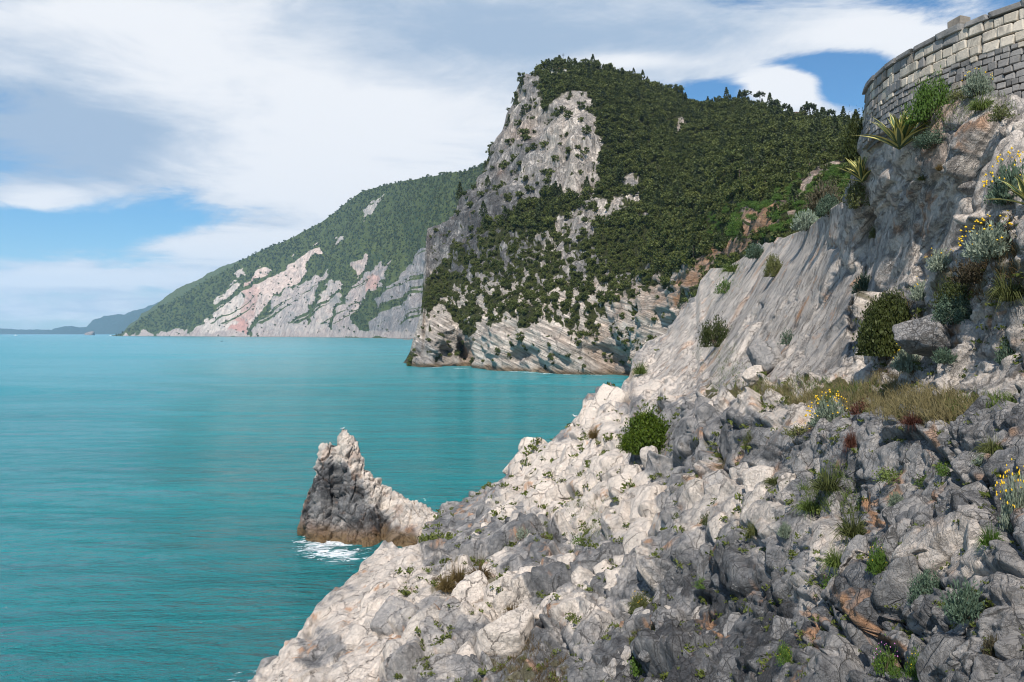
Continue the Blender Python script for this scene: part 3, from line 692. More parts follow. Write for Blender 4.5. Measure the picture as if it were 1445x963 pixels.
# blocky limestone: cells larger where the shore is farther from the viewer's ledge, as the beds coarsen seawards
wp = p + .14 * np.stack((perlin(p / 1.1, 151), perlin(p / 1.1, 152), perlin(p / 1.1, 153)), 1) + .6 * np.stack((perlin(p / 4, 154), perlin(p / 4, 155), perlin(p / 4, 156)), 1)
tl = np.stack((wp[:, 0] * .95 + wp[:, 2] * .3, wp[:, 1], wp[:, 2] * .8 - wp[:, 0] * .25), 1)
b1, h1 = blocks(tl, 3.2, 161, .42, .36, .30, .07)
b2, h2 = blocks(tl, 1.25, 162, .55, .34, .30, .07, True)
b3, h3 = blocks(tl, .5, 163, .55, .36, .32, .12, True)
b4, h4 = blocks(wp, .2, 164, .6, .4, .3, .2)
nearw = sstep(26 - yv, 0, 9)
A = shore.aa
mass = np.clip(1 - .75 * sstep(34 - yv, 0, 12) * (1 - rub), 0, 1)
def cracks(pp, size, s, w_, box=False):
    F1, F2, h, dv = cells(pp / size, s, box)
    return -(1 - np.clip((F2 - F1) / w_, 0, 1)) ** 1.5
dsp_b = b1 * (.24 + .36 * mass) * A(3.4) + b2 * (.13 + .25 * mass) * A(1.35) + b3 * (.14 - .08 * mass + .45 * rub) * A(.55) + b4 * (.12 - .08 * mass + .7 * rub) * A(.22)
dsp_b += (1 - mass) * (.30 * cracks(wp, 1.5, 165, .06) * A(.7) + .09 * cracks(wp, .48, 166, .10, True) * A(.4)) + (1 - .5 * mass) * .10 * fbm(wp / .7, 4, 168, .55, True) * A(.6)
dsp_b += .22 * fbm(p / 3.0, 4, 167, .5, True) * (1 - .5 * nearw) * A(1.5)
jn = joints(wp, (.55, .25, .80), .95, 401, .05, .26, .24) * A(.5) + joints(wp, (.85, -.35, -.30), 1.7, 411, .06, .32, .20) * A(.6) + joints(wp, (.3, .3, .9), .30, 421, .03, .05, .05) * A(.25)
jf = joints(wp, (.62, .30, .72), 2.7, 431, .14, .55, .55) * A(1.5) + joints(wp, (.80, -.20, -.50), 3.6, 441, .14, .60, .40) * A(1.5)
dsp_b += jn * (1 - mass) * (1 - .7 * rub) + jf * mass * (1 - .6 * rub)
# runnelled slab: flutes follow the dip, from lower left to upper right
sx, sy = (X - 1100) / F * yv, -(Y - 400) / F * yv
al = sx * .50 + sy * .866; ac = sx * .866 - sy * .50
qs = np.stack((ac, al * .22, yv * .35), 1) + .08 * np.stack((perlin(p / 1.4, 171), perlin(p / 1.4, 172), perlin(p / 1.4, 173)), 1)
s1, g1 = blocks(qs, 1.9, 174, .55, .40, .45, .08, True); s2, g2 = blocks(qs, .62, 175, .5, .35, .42, .12, True)
qc = np.stack((ac * .7, al * .6, yv * .5), 1)
s3, _ = blocks(qc + .2 * np.stack((perlin(p / .6, 176), perlin(p / .6, 177), 0 * X), 1), .34, 178, .5, .4, .3, .2)
dsp_s = s1 * .26 * A(1.9) + s2 * .42 * A(.62) + s3 * .20 * A(.34) + .09 * fbm(qs / 1.6, 5, 179, .55, True) * A(.9) + .8 * (joints(p, (.45, .35, .80), 2.6, 451, .09, .40, .26) + joints(p, (.80, .30, -.45), 2.1, 461, .08, .45, .34) + joints(p, (.78, -.1, -.55), .55, 471, .04, .10, .10) * A(.4)) * A(1.2) + .04 * fbm(p / .25, 3, 180) * A(.25)
farw = 1 + 1.2 * sstep(yv, 40, 80)
dsp_m = b1 * .18 * A(3.4) + b2 * .22 * A(1.35) + b3 * .2 * A(.55) + .28 * A(.9) * fbm(np.stack((sx * .8 + sy * .5, (sy - sx) * .3, yv * .4), 1) / 1.6, 5, 181, .55, True)
disp = dsp_b * (1 - slab) * (1 - smooth) + dsp_s * farw * slab + dsp_m * smooth * (1 - slab)
LEDGE = [(960, 556), (1010, 548), (1100, 552), (1180, 540), (1250, 545), (1320, 556), (1450, 560), (1450, 585), (1380, 590), (1300, 600), (1250, 590), (1200, 575), (1120, 566), (1020, 562)]
ledge = sstep(poly_sd(wx, wy, LEDGE), -6, 6)
disp *= 1 - .75 * ledge
disp *= np.clip(1 - .7 * sstep(X, 1205, 1225) * sstep(190 - Y, 0, 30), .3, 1)
shore.displace(disp, 1)
# colours of the rock and painted shade at lower right: 0 cream, .5 light grey, 1 dark grey
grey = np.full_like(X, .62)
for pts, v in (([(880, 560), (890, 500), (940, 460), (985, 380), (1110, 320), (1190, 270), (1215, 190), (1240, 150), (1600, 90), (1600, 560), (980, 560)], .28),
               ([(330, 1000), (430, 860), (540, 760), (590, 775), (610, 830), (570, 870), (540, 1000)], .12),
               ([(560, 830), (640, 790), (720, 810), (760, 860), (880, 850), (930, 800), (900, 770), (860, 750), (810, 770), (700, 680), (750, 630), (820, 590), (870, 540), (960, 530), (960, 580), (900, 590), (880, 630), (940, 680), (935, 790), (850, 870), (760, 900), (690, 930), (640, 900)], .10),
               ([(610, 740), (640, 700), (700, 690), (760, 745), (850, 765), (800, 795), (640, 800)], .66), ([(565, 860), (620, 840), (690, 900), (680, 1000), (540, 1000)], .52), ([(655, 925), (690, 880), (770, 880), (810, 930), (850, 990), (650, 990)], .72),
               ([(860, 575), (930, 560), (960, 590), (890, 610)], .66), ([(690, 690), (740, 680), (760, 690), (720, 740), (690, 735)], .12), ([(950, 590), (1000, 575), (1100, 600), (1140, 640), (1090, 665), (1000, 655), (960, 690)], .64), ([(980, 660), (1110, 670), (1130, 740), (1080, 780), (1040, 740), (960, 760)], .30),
               ([(950, 800), (1000, 770), (1060, 780), (1160, 900), (1150, 1000), (860, 1000), (850, 900)], .88), ([(1180, 830), (1320, 860), (1300, 1000), (1100, 1000)], .78), ([(1240, 760), (1330, 765), (1320, 810), (1250, 800)], .26), ([(1325, 780), (1420, 770), (1410, 830), (1330, 820)], .36), ([(1140, 740), (1185, 740), (1190, 800), (1150, 800)], .34),  # lower-right greys: darker stone, plus shade put into the colour
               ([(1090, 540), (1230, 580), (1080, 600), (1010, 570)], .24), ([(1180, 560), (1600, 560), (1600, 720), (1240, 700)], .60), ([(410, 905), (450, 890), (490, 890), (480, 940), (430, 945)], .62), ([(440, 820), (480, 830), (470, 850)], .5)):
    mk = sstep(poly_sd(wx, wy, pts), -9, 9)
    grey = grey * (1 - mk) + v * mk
hh = np.where(slab > .5, rnd(g1, 9), rnd(h2, 9)) - .5
grey += .26 * hh + .12 * fbm(p / .8, 3, 191)
# cracked joints hold dirt, upper faces are bleached
rust = .75 * sstep(fbm(p / 1.6, 4, 195), .34, .62) * sstep(fbm(p / .4, 3, 196), -.2, .3) + .55 * slab * (1 - sstep(np.abs(ac % 3.7 - 1.8 + .7 * perlin(p / 2, 197)), .1, .5)) * sstep(perlin(p / 3.5, 198), .05, .4)
for q_ in (([(1222, 700), (1240, 700), (1246, 745), (1225, 750)], 1.0), ([(985, 860), (1010, 880), (1030, 905), (1000, 905)], .9), ([(1290, 610), (1325, 615), (1330, 640), (1300, 630)], .6), ([(1195, 850), (1240, 880), (1290, 945), (1260, 930)], .8), ([(1145, 870), (1165, 885), (1160, 915), (1140, 900)], .8)):
    rust = np.maximum(rust, q_[1] * sstep(poly_sd(wx, wy, q_[0]), -4, 4))
soilm = ledge * sstep(fbm(p / .9, 3, 199), -.55, -.1)
for pts in ([(690, 930), (740, 905), (800, 930), (800, 990), (720, 990)], [(1390, 330), (1450, 300), (1450, 420), (1380, 430), (1310, 430), (1340, 380)], [(1225, 410), (1300, 420), (1290, 540), (1235, 530)], [(600, 820), (640, 800), (710, 830), (690, 850), (630, 850)]):
    soilm = np.maximum(soilm, .6 * sstep(poly_sd(wx, wy, pts), -6, 6) * sstep(fbm(p / .7, 3, 203), -.4, .1))
crackm = sstep(-(disp - .0), .12, .5) * (1 - slab) * sstep(perlin(p / 2.2, 205), -.05, .3) * (Y < 900) * sstep(X, 560, 640)
soilm = np.maximum(soilm, .7 * crackm)
me = mesh_np('rocky_shore', shore.G.reshape(-1, 3), grid_faces(*shore.G.shape[:2]))
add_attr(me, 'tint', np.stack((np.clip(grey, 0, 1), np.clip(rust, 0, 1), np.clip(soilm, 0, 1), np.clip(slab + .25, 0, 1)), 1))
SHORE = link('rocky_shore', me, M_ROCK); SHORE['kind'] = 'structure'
SHORE_CRK = (crackm + .0).reshape(shore.G.shape[:2])
D2 = disp.reshape(shore.G.shape[:2])
SHORE_JOINT = np.clip((blur(D2, 5, 2) - D2) / (.0022 * shore.G[..., 1]), 0, 3) * (1 - slab.reshape(D2.shape) * .85)
SHORE_SLAB = slab.reshape(shore.G.shape[:2])

# ------------------------------------------------------------------ sea stack
def build_stack():
    nx, ns = 300, 300
    # ridge line: x, ridge height, half width towards the viewer and away
    S = 78.0 / F
    prof = [(414, 758), (421, 716), (426, 692), (431, 680), (437, 660), (443, 640), (450, 625), (460, 622), (468, 626), (473, 614), (478, 604), (485, 603), (494, 614), (500, 626), (506, 640), (514, 646), (524, 664), (534, 674), (546, 684), (556, 692),
            (570, 698), (590, 706), (606, 712), (622, 718), (640, 728), (660, 748)]
    xs = np.linspace(413, 662, nx)
    top = np.interp(xs, *zip(*prof)); x = (xs - 722.5) * S
    Yr = 79 + 2.0 * np.interp(xs, [413, 480, 560, 660], [0, .4, .0, -2.0])
    zr = EYE - (top - HOR) / F * Yr
    wf = np.interp(xs, [413, 421, 440, 480, 520, 560, 600, 662], [.4, 2.2, 4.6, 6.4, 8.0, 8.6, 7.4, 6.0]); wb = np.interp(xs, [413, 425, 480, 560, 662], [.4, 2.5, 5.5, 6, 6])
    s = np.linspace(-1, 1, ns)
    s = np.sign(s) * np.abs(s) ** 1.15
    A = np.abs(s)[:, None]
    # cross-section: steep foot, leaning shoulders
    zf = zr[None] - (zr[None] + 2.5) * np.clip(A, 0, 1) ** 1.05
    out = np.where(s[:, None] < 0, -1, 1) * np.where(s[:, None] < 0, wf[None], wb[None]) * np.where(s[:, None] < 0, A ** .85 * (1 - .12 * np.sin(A * 3.14)), A ** .8)
    G = np.stack((np.repeat(x[None], ns, 0) * (Yr[None] + out * .55) / Yr[None], Yr[None] + out, zf), -1)
    N = grid_normals(G); p = G.reshape(-1, 3)
    q = np.stack((p[:, 0] * .7 + p[:, 2] * .5, p[:, 1] * .7, p[:, 2] * .75 - p[:, 0] * .55), 1) + .5 * np.stack((perlin(p / 2, 1), perlin(p / 2, 2), perlin(p / 2, 3)), 1)
    b1, h1 = blocks(q, 2.6, 211, .5, .45, .34, .1); b2, h2 = blocks(q * (.6, 1, 1.4), 1.0, 212, .5, .45, .36, .12, True); b3, _ = blocks(q * (.5, 1, 1.3), .42, 213, .6, .5, .3, .2, True)
    dd = (b1 * .34 + b2 * .26 + b3 * .30 + joints(p, (.55, .2, .8), .8, 481, .07, .22, .28) + joints(p, (.8, .3, -.5), 1.7, 491, .10, .35, .35) + .35 * fbm(q / (2.5, 2.5, 1.2), 5, 214, .55, True)) - .15
    px_ = 722.5 + p[:, 0] / p[:, 1] * F; py_ = HOR + (EYE - p[:, 2]) / p[:, 1] * F
    dd -= dent(px_, py_, [(540, 735, 12, 34, 10, 1.8, 1.3), (465, 700, 10, 50, 14, 1.4, 1.3), (500, 745, 14, 12, 0, .8, 1.3)])
    dd *= np.clip(np.repeat(np.minimum(1, (1 - np.abs(np.linspace(-1, 1, nx))) * 12)[None], ns, 0).ravel(), .2, 1)
    G = G + N * dd.reshape(ns, nx)[..., None]
    n1_ = fbm(p / 1.5, 4, 220)
    wx_, wy_ = px_ + 8 * fbm(p / 1.2, 3, 221), py_ + 8 * fbm(p / 1.2, 3, 222)
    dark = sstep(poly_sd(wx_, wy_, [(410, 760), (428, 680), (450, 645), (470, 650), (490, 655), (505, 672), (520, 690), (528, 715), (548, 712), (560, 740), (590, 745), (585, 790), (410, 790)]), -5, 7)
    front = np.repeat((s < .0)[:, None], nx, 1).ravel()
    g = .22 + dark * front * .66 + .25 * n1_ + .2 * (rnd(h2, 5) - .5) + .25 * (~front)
    ru = .25 * sstep(n1_, .2, .6) * front + .3 * sstep(2.6 - p[:, 2], 0, 2)
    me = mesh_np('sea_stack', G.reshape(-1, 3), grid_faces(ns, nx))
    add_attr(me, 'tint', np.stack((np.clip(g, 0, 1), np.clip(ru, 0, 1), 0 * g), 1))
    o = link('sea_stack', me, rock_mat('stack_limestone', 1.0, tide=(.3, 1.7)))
    tag(o, 'pointed grey and white sea rock rising from the water just off the shore', 'sea stack')
    return G
STACK = build_stack()

# ------------------------------------------------------------------ rocks set in the shore, and loose boulders
def rock_mesh(name, seed, sub=4, flat=(1, 1, 1), rough=.05, nplane=11):
    rg = np.random.RandomState(seed)
    bm = bmesh.new(); bmesh.ops.create_icosphere(bm, subdivisions=sub, radius=1)
    V = np.array([v.co[:] for v in bm.verts]); 
    n = np.vstack((np.eye(3) + rg.normal(size=(3, 3)) * .18, -np.eye(3) + rg.normal(size=(3, 3)) * .18, rg.normal(size=(nplane - 6, 3)))); n /= np.linalg.norm(n, axis=1, keepdims=True); dpl = rg.uniform(.62, .9, nplane)
    dt = V @ n.T
    rr = np.where(dt > .05, dpl[None] / np.maximum(dt, .05), 9.0)
    k = 34.0
    r = -np.log(np.exp(-k * np.minimum(rr, 1.35)).sum(1) + np.exp(-k * 1.3)) / k
    r = np.clip(r, .3, 1.3)
    Vn = V * r[:, None]
    Vn = Vn + V * (rough * fbm(Vn * 2.4 + seed, 4, seed, .6))[:, None] + V * (.05 * blocks(Vn + seed, .55, seed, .5, .5, .5, .14)[0])[:, None]
    Vn *= np.array(flat)
    for v, c in zip(bm.verts, Vn): v.co = c
    for f in bm.faces: f.smooth = True
    me = bpy.data.meshes.new(name); bm.to_mesh(me); bm.free()
    me.materials.append(M_RP)
    return me
ROCKS = [rock_mesh('rock', 300 + i) for i in range(14)]
RMAT = {'p': M_RP, 'm': M_RM, 'g': M_RG, 'r': M_RR}
rk = random.Random(11)
def place_rock(px_, py_, w_, h_, rot=0, tint='p', sink=.78, mesh=None, parent=None, name='rock', deep=.75):
    pos, nrm, nb_ = shore.at(px_, py_, True)
    if name == 'rock' and tint in 'gmr': sink = .92
    m = w_ * (.62 if name == 'rock' else .54) * pos[1] / F, h_ * (.62 if name == 'rock' else .54) * pos[1] / F
    dp = deep * min(m) + .15 * max(m)
    me = mesh or ROCKS[rk.randrange(len(ROCKS))]
    o = bpy.data.objects.new(name, me); C.objects.link(o)
    view = Vector((pos[0], pos[1], pos[2] - EYE)).normalized()
    n_ = Vector(nb_)
    q = (-view * .6 + n_ * .6).normalized()
    rx = Vector((1, 0, 0)); rx = (rx - q * rx.dot(q)).normalized(); up = q.cross(rx)
    M = Matrix((rx, -q, up)).transposed().to_4x4()          # local x right, y into the rock, z up the slope
    M = M @ Matrix.Rotation(R(rot), 4, 'Y') @ Matrix.Diagonal((m[0] * 1.12, dp, m[1] * 1.12, 1)) @ Matrix.Rotation(rk.uniform(-.25, .25) + math.pi * rk.randrange(2), 4, 'Y')
    M.translation = Vector(pos) - q * dp * sink
    if parent is not None: o.parent = parent
    o.matrix_world = M
    o.material_slots[0].link = 'OBJECT'; o.material_slots[0].material = RMAT[tint]
    return o
MANUAL = [(848, 572, 50, 62, 30, 'p'), (915, 552, 56, 40, -10, 'p'), (895, 678, 36, 60, -18, 'p'), (872, 706, 40, 84, -12, 'p'), (918, 716, 44, 62, 18, 'p'), (898, 645, 42, 30, 0, 'p'), (932, 662, 22, 26, 0, 'm'), (845, 668, 44, 46, 10, 'p'), (834, 696, 30, 34, 0, 'p'),
          (966, 648, 44, 62, 18, 'g'), (1010, 577, 54, 24, -8, 'p'), (1048, 566, 40, 22, 0, 'p'), (966, 716, 38, 58, 14, 'm'), (1010, 693, 48, 58, 8, 'm'), (1048, 678, 44, 44, 0, 'm'), (1080, 690, 44, 38, 0, 'p'), (1083, 718, 60, 50, 0, 'p'), (1117, 692, 26, 32, 10, 'p'), (1040, 549, 20, 15, 0, 'm'),
          (708, 834, 34, 38, 10, 'p'), (747, 823, 30, 40, 0, 'p'), (775, 806, 24, 34, 0, 'p'), (804, 806, 28, 26, 0, 'p'), (804, 836, 34, 50, -15, 'p'), (831, 831, 34, 44, -25, 'p'), (849, 804, 26, 40, -10, 'p'), (872, 823, 40, 48, -10, 'p'), (775, 866, 40, 36, 0, 'p'), (786, 902, 24, 20, 0, 'm'),
          (654, 930, 34, 48, -25, 'p'), (607, 817, 34, 36, 0, 'p'), (632, 819, 20, 20, 0, 'p'), (705, 722, 30, 28, 0, 'p'), (722, 708, 40, 34, 15, 'p'), (684, 728, 20, 18, 0, 'p'), (772, 706, 26, 22, 0, 'p'), (751, 628, 28, 22, 20, 'p'), (803, 624, 28, 28, 0, 'm'), (737, 650, 48, 24, -30, 'p'), (776, 652, 60, 36, -25, 'p'),
          (832, 676, 58, 54, -20, 'p'), (774, 700, 26, 34, 0, 'p'), (795, 694, 18, 28, 0, 'p'), (832, 710, 24, 34, 0, 'p'), (820, 640, 40, 22, -20, 'p'), (860, 640, 30, 20, -10, 'p'), (790, 720, 22, 20, 0, 'p'), (752, 735, 26, 20, 0, 'm'), (730, 748, 22, 18, 0, 'm'),
          (1147, 611, 26, 46, -10, 'm'), (1189, 615, 40, 56, 0, 'g'), (1200, 583, 34, 28, 0, 'g'), (1248, 618, 50, 36, 0, 'm'), (1292, 637, 60, 32, 15, 'g'), (1388, 608, 66, 30, -8, 'g'), (1287, 732, 72, 44, -5, 'g'), (1349, 736, 46, 44, 0, 'g'), (1383, 712, 54, 28, -4, 'm'), (1385, 742, 30, 34, 0, 'g'), (1244, 691, 34, 30, 0, 'm'),
          (1236, 718, 18, 38, 0, 'r'), (1217, 712, 14, 26, 10, 'r'), (1188, 714, 24, 32, 0, 'm'), (1283, 780, 70, 58, 0, 'm'), (1351, 786, 52, 56, 0, 'm'), (1397, 790, 34, 58, 18, 'p'), (1162, 768, 54, 54, 0, 'm'), (1225, 799, 36, 50, 35, 'g'), (1171, 838, 30, 30, 0, 'g'), (1250, 866, 112, 56, 35, 'g'), (1358, 946, 110, 64, 0, 'g'), (1324, 868, 26, 24, 0, 'g'), (1341, 882, 22, 22, 0, 'g'),
          (1019, 745, 36, 42, 0, 'p'), (1001, 792, 50, 58, 10, 'g'), (1022, 834, 50, 40, 0, 'g'), (1085, 818, 34, 42, 10, 'g'), (893, 770, 36, 44, -12, 'p'), (875, 790, 30, 40, 0, 'p'), (1032, 887, 28, 34, -20, 'g'), (1102, 892, 66, 46, 35, 'g'), (1042, 938, 84, 44, 20, 'g'), (974, 854, 24, 20, 0, 'm'), (951, 822, 28, 36, 0, 'g'), (940, 870, 30, 40, 0, 'g'), (905, 905, 28, 34, 0, 'g'),
          (1432, 455, 40, 60, 10, 'm'), (1382, 462, 30, 44, 0, 'm'), (1362, 536, 110, 42, 0, 'g'), (1426, 522, 36, 30, 0, 'g'), (1430, 560, 40, 24, 0, 'g'), (1240, 500, 30, 30, 0, 'm'), (1150, 660, 34, 34, 0, 'm'), (1330, 690, 60, 26, -10, 'g'), (1415, 660, 60, 34, 0, 'g'), (1190, 660, 30, 24, 0, 'g'),
          (590, 850, 36, 40, 15, 'p'), (560, 880, 40, 50, 20, 'm'), (520, 850, 34, 26, -30, 'p'), (505, 900, 36, 50, 25, 'p'), (455, 918, 34, 44, 15, 'g'), (600, 905, 36, 56, 10, 'm'), (560, 935, 40, 50, 0, 'm'), (620, 790, 30, 24, 0, 'm'), (575, 800, 34, 30, -20, 'p'), (850, 930, 34, 30, 0, 'm'), (900, 850, 30, 26, 0, 'g')]
for a in MANUAL: place_rock(*a, parent=SHORE)
ZONES = [([(620, 740), (700, 690), (770, 730), (850, 760), (800, 795), (640, 800)], 30, (9, 18), 'gmgp'), ([(850, 880), (900, 800), (990, 800), (1050, 960), (830, 960)], 46, (9, 22), 'gggm'), ([(690, 800), (880, 780), (880, 850), (720, 870)], 26, (8, 18), 'ppm'), ([(700, 660), (830, 595), (870, 640), (760, 700)], 26, (10, 24), 'pppm'),
         ([(870, 560), (1000, 480), (1040, 400), (1000, 540)], 10, (8, 16), 'mmp'), ([(1060, 780), (1300, 840), (1400, 940), (1080, 950)], 6, (14, 24), 'ggm')]
for pts, n_, (lo, hi), tints in ZONES:
    xs_, ys_ = zip(*pts); k = 0
    while k < n_:
        x_, y_ = rk.uniform(min(xs_), max(xs_)), rk.uniform(min(ys_), max(ys_))
        if poly_sd(np.array([x_]), np.array([y_]), pts)[0] < 0: continue
        s_ = rk.uniform(lo, hi)
        place_rock(x_, y_, s_, s_ * rk.uniform(.7, 1.3), rk.uniform(-40, 40), rk.choice(tints), .5, parent=SHORE); k += 1
def boulder(px_, py_, w_, h_, rot, tint, seed, label, sink=-.62, group=None):
    o = place_rock(px_, py_, w_, h_, rot, tint, sink, rock_mesh('boulder', seed, 5, rough=.06, nplane=14), name='boulder', deep=1.0)
    tag(o, label, 'boulder', group); return o
boulder(720, 914, 80, 66, -4, 'p', 501, 'large pale loose boulder resting in the hollow at bottom centre')
boulder(672, 854, 44, 50, -20, 'p', 502, 'pointed pale boulder just below the brown grass tufts')
boulder(1332, 487, 78, 52, 24, 'm', 503, 'white boulder among silvery bushes beneath the steep slab')
boulder(1088, 515, 44, 46, -10, 'm', 504, 'pale rounded boulder at the back of the grassy ledge')
boulder(1068, 536, 28, 20, 0, 'p', 505, 'small white boulder lying on the left end of the grassy ledge')

# ------------------------------------------------------------------ fortress wall on top of the rock
def stone_mat(name, c1, c2, rough=.9):
    m, t, b = new_mat(name)
    pos = t.new('ShaderNodeNewGeometry').outputs['Position']; oi = t.new('ShaderNodeObjectInfo').outputs['Random']
    a = t.noise(pos, 3.0, 8, .65, .5); g = t.noise(pos, 22, 6, .7)
    c = t.mix(t.m('ADD', t.m('MULTIPLY', oi, .7), t.m('MULTIPLY', t.m('SUBTRACT', a, .35), .8), clamp=True), c1, c2)
    c = t.mix(t.m('MULTIPLY', t.step(g, .55, .72), .45), c, (.07, .068, .062))
    st = t.noise(t.vm('MULTIPLY', pos, (1.0, 1.0, .35)), 1.6, 7, .68, .6)
    c = t.mix(t.m('MULTIPLY', t.step(st, .50, .68), .6), c, (.085, .083, .08))
    t.put(b.inputs['Base Color'], c); b.inputs['Roughness'].default_value = rough; b.inputs['Specular IOR Level'].default_value = .2
    bp = t.new('ShaderNodeBump'); bp.inputs['Strength'].default_value = .7; bp.inputs['Distance'].default_value = .04
    t.put(bp.inputs['Height'], t.m('ADD', a, t.m('MULTIPLY', g, .4))); t.t.links.new(bp.outputs[0], b.inputs['Normal'])
    return m
M_ST_CREAM = stone_mat('cream_stone', (.42, .37, .30), (.62, .55, .46)); M_ST_GREY = stone_mat('grey_stone', (.17, .162, .155), (.31, .295, .28)); M_ST_BROWN = stone_mat('brown_stone', (.20, .17, .14), (.34, .30, .25))
M_MORTAR = stone_mat('wall_mortar', (.09, .088, .085), (.15, .145, .135))
def stone_mesh(seed):
    rg = np.random.RandomState(seed)
    bm = bmesh.new(); bmesh.ops.create_cube(bm, size=1)
    for v in bm.verts: v.co += Vector(rg.uniform(-.09, .09, 3) * (1, .8, 1))
    bmesh.ops.bevel(bm, geom=bm.edges[:] + bm.verts[:], offset=.09, segments=1, affect='EDGES')
    for v in bm.verts: v.co += Vector(rg.uniform(-.015, .015, 3))
    me = bpy.data.meshes.new('stone'); bm.to_mesh(me); bm.free(); me.materials.append(M_ST_GREY); return me
STONES = [stone_mesh(600 + i) for i in range(10)]
WC, WR, WTOP = (24.6, 29.1), 10.7, 29.95
def build_wall():
    rg = random.Random(5)
    w_ = empty('fortress_wall', (WC[0] - WR, WC[1], 25), 'curved stone fortress wall above the slab, cream upper courses over dark rubble', 'wall')
    def pt(a, z, out=0.0):
        r = WR + out + (z - WTOP) * -.05          # slight batter
        return Vector((WC[0] + r * math.cos(a), WC[1] + r * math.sin(a), z))
    a0, a1 = R(140), R(262)
    aa = np.linspace(a0, a1, 120); zz = np.linspace(27.3, WTOP + .0, 14)
    V = [pt(a, z, -.10) for z in zz for a in aa] + [pt(a, WTOP, -1.2) for a in aa] + [pt(a, 27.3, -1.2) for a in aa]
    core = link('wall_core', mesh_np('wall_core', [(v - w_.location)[:] for v in V], grid_faces(16, 120)), M_MORTAR, w_)
    W = Matrix.Translation(w_.location)
    iw = W.inverted()
    def stone(a, z, wd, ht, dp, mat, name='stone', out=0.0):
        c = pt(a, z, out - dp * .5 + .05)
        o = bpy.data.objects.new(name, STONES[rg.randrange(10)]); C.objects.link(o); o.parent = w_
        n = Vector((math.cos(a), math.sin(a), .05)).normalized(); t = Vector((-n.y, n.x, 0)).normalized()
        M = Matrix((t, n, t.cross(n) * -1 if t.cross(n).z < 0 else t.cross(n))).transposed().to_4x4() @ Matrix.Rotation(rg.uniform(-.02, .02), 4, 'Y') @ Matrix.Diagonal((wd, dp, ht, 1))
        M.translation = c; o.matrix_basis = iw @ M
        o.material_slots[0].link = 'OBJECT'; o.material_slots[0].material = mat
    z = WTOP; row = 0; n = 0
    vis0, vis1 = R(160), R(237)
    while z > 24.6 and n < 620:
        ht = rg.uniform(.31, .38) if row in (1, 2, 3) else (.22 if row == 0 else rg.uniform(.17, .25))
        lo = vis0; a = vis0 + rg.uniform(0, .03)
        zc = z - ht / 2
        while a < vis1:
            wd = rg.uniform(.30, .62) if row in (1, 2, 3) else (rg.uniform(.7, 1.2) if row == 0 else rg.uniform(.19, .42))
            da = wd / WR; ac_ = a + da / 2; q = pt(ac_, zc)
            ppx = 722.5 + q.x / q.y * F; ppy = HOR - (q.z - EYE) / q.y * F
            if ppx < 1475 and ppy > -25:
                base = float(np.interp(ppx, [1220, 1240, 1275, 1320, 1370, 1445, 1480], [186, 166, 150, 140, 134, 128, 124]))
                if ppy < base + (45 if ppx > 1330 else 24):
                    f = (ppx - 1240) / 150
                    if row == 0: mat = M_ST_GREY
                    elif row <= 3: mat = M_ST_CREAM if rg.random() < min(.97, .25 + .85 * f + (.2 if row > 1 else -.1)) else (M_ST_GREY if rg.random() < .7 else M_ST_BROWN)
                    elif row == 4: mat = M_ST_CREAM if rg.random() < .38 else M_ST_GREY
                    else: mat = M_ST_GREY if rg.random() < .93 else M_ST_BROWN
                    stone(ac_, zc + rg.uniform(-.02, .02), wd - .012, ht * rg.uniform(.9, 1.03) - .01, .28 if row else .42, mat, 'stone' if row else 'coping_stone', rg.uniform(-.02, .035) + (.06 if row == 0 else 0)); n += 1
            a += da
        z -= ht; row += 1
    # stub of an old merlon and a stepped block on the parapet
    for (a, wd, ht, dp, mat, nm) in ((R(196), .6, .42, .4, M_ST_BROWN, 'merlon'), (R(232), 1.5, 1.5, .5, M_ST_GREY, 'merlon'), (R(226), .8, .8, .5, M_ST_GREY, 'merlon')):
        stone(a, WTOP + ht * .46, wd, ht, dp, mat, nm, -.3)
    return n
NST = build_wall()

# ------------------------------------------------------------------ foliage
def leaf_mat(name, c1, c2, trans=.25, rough=.6):
    m, t, b = new_mat(name)
    isl = t.new('ShaderNodeNewGeometry').outputs['Random Per Island']; oi = t.new('ShaderNodeObjectInfo').outputs['Random']
    f = t.m('ADD', t.m('MULTIPLY', isl, .45), t.m('MULTIPLY', oi, .55))
    c = t.mix(f, c1, c2)
    t.put(b.inputs['Base Color'], c); b.inputs['Roughness'].default_value = rough; b.inputs['Specular IOR Level'].default_value = .25
    tr = t.new('ShaderNodeBsdfTranslucent'); t.put(tr.inputs[0], c)
    mx = t.new('ShaderNodeMixShader'); mx.inputs[0].default_value = trans
    o = [n for n in t.t.nodes if n.type == 'OUTPUT_MATERIAL'][0]
    t.t.links.new(b.outputs[0], mx.inputs[1]); t.t.links.new(tr.outputs[0], mx.inputs[2]); t.t.links.new(mx.outputs[0], o.inputs[0])
    return m
def plain(name, c, rough=.8):
    m, t, b = new_mat(name); b.inputs['Base Color'].default_value = (*c, 1); b.inputs['Roughness'].default_value = rough; return m
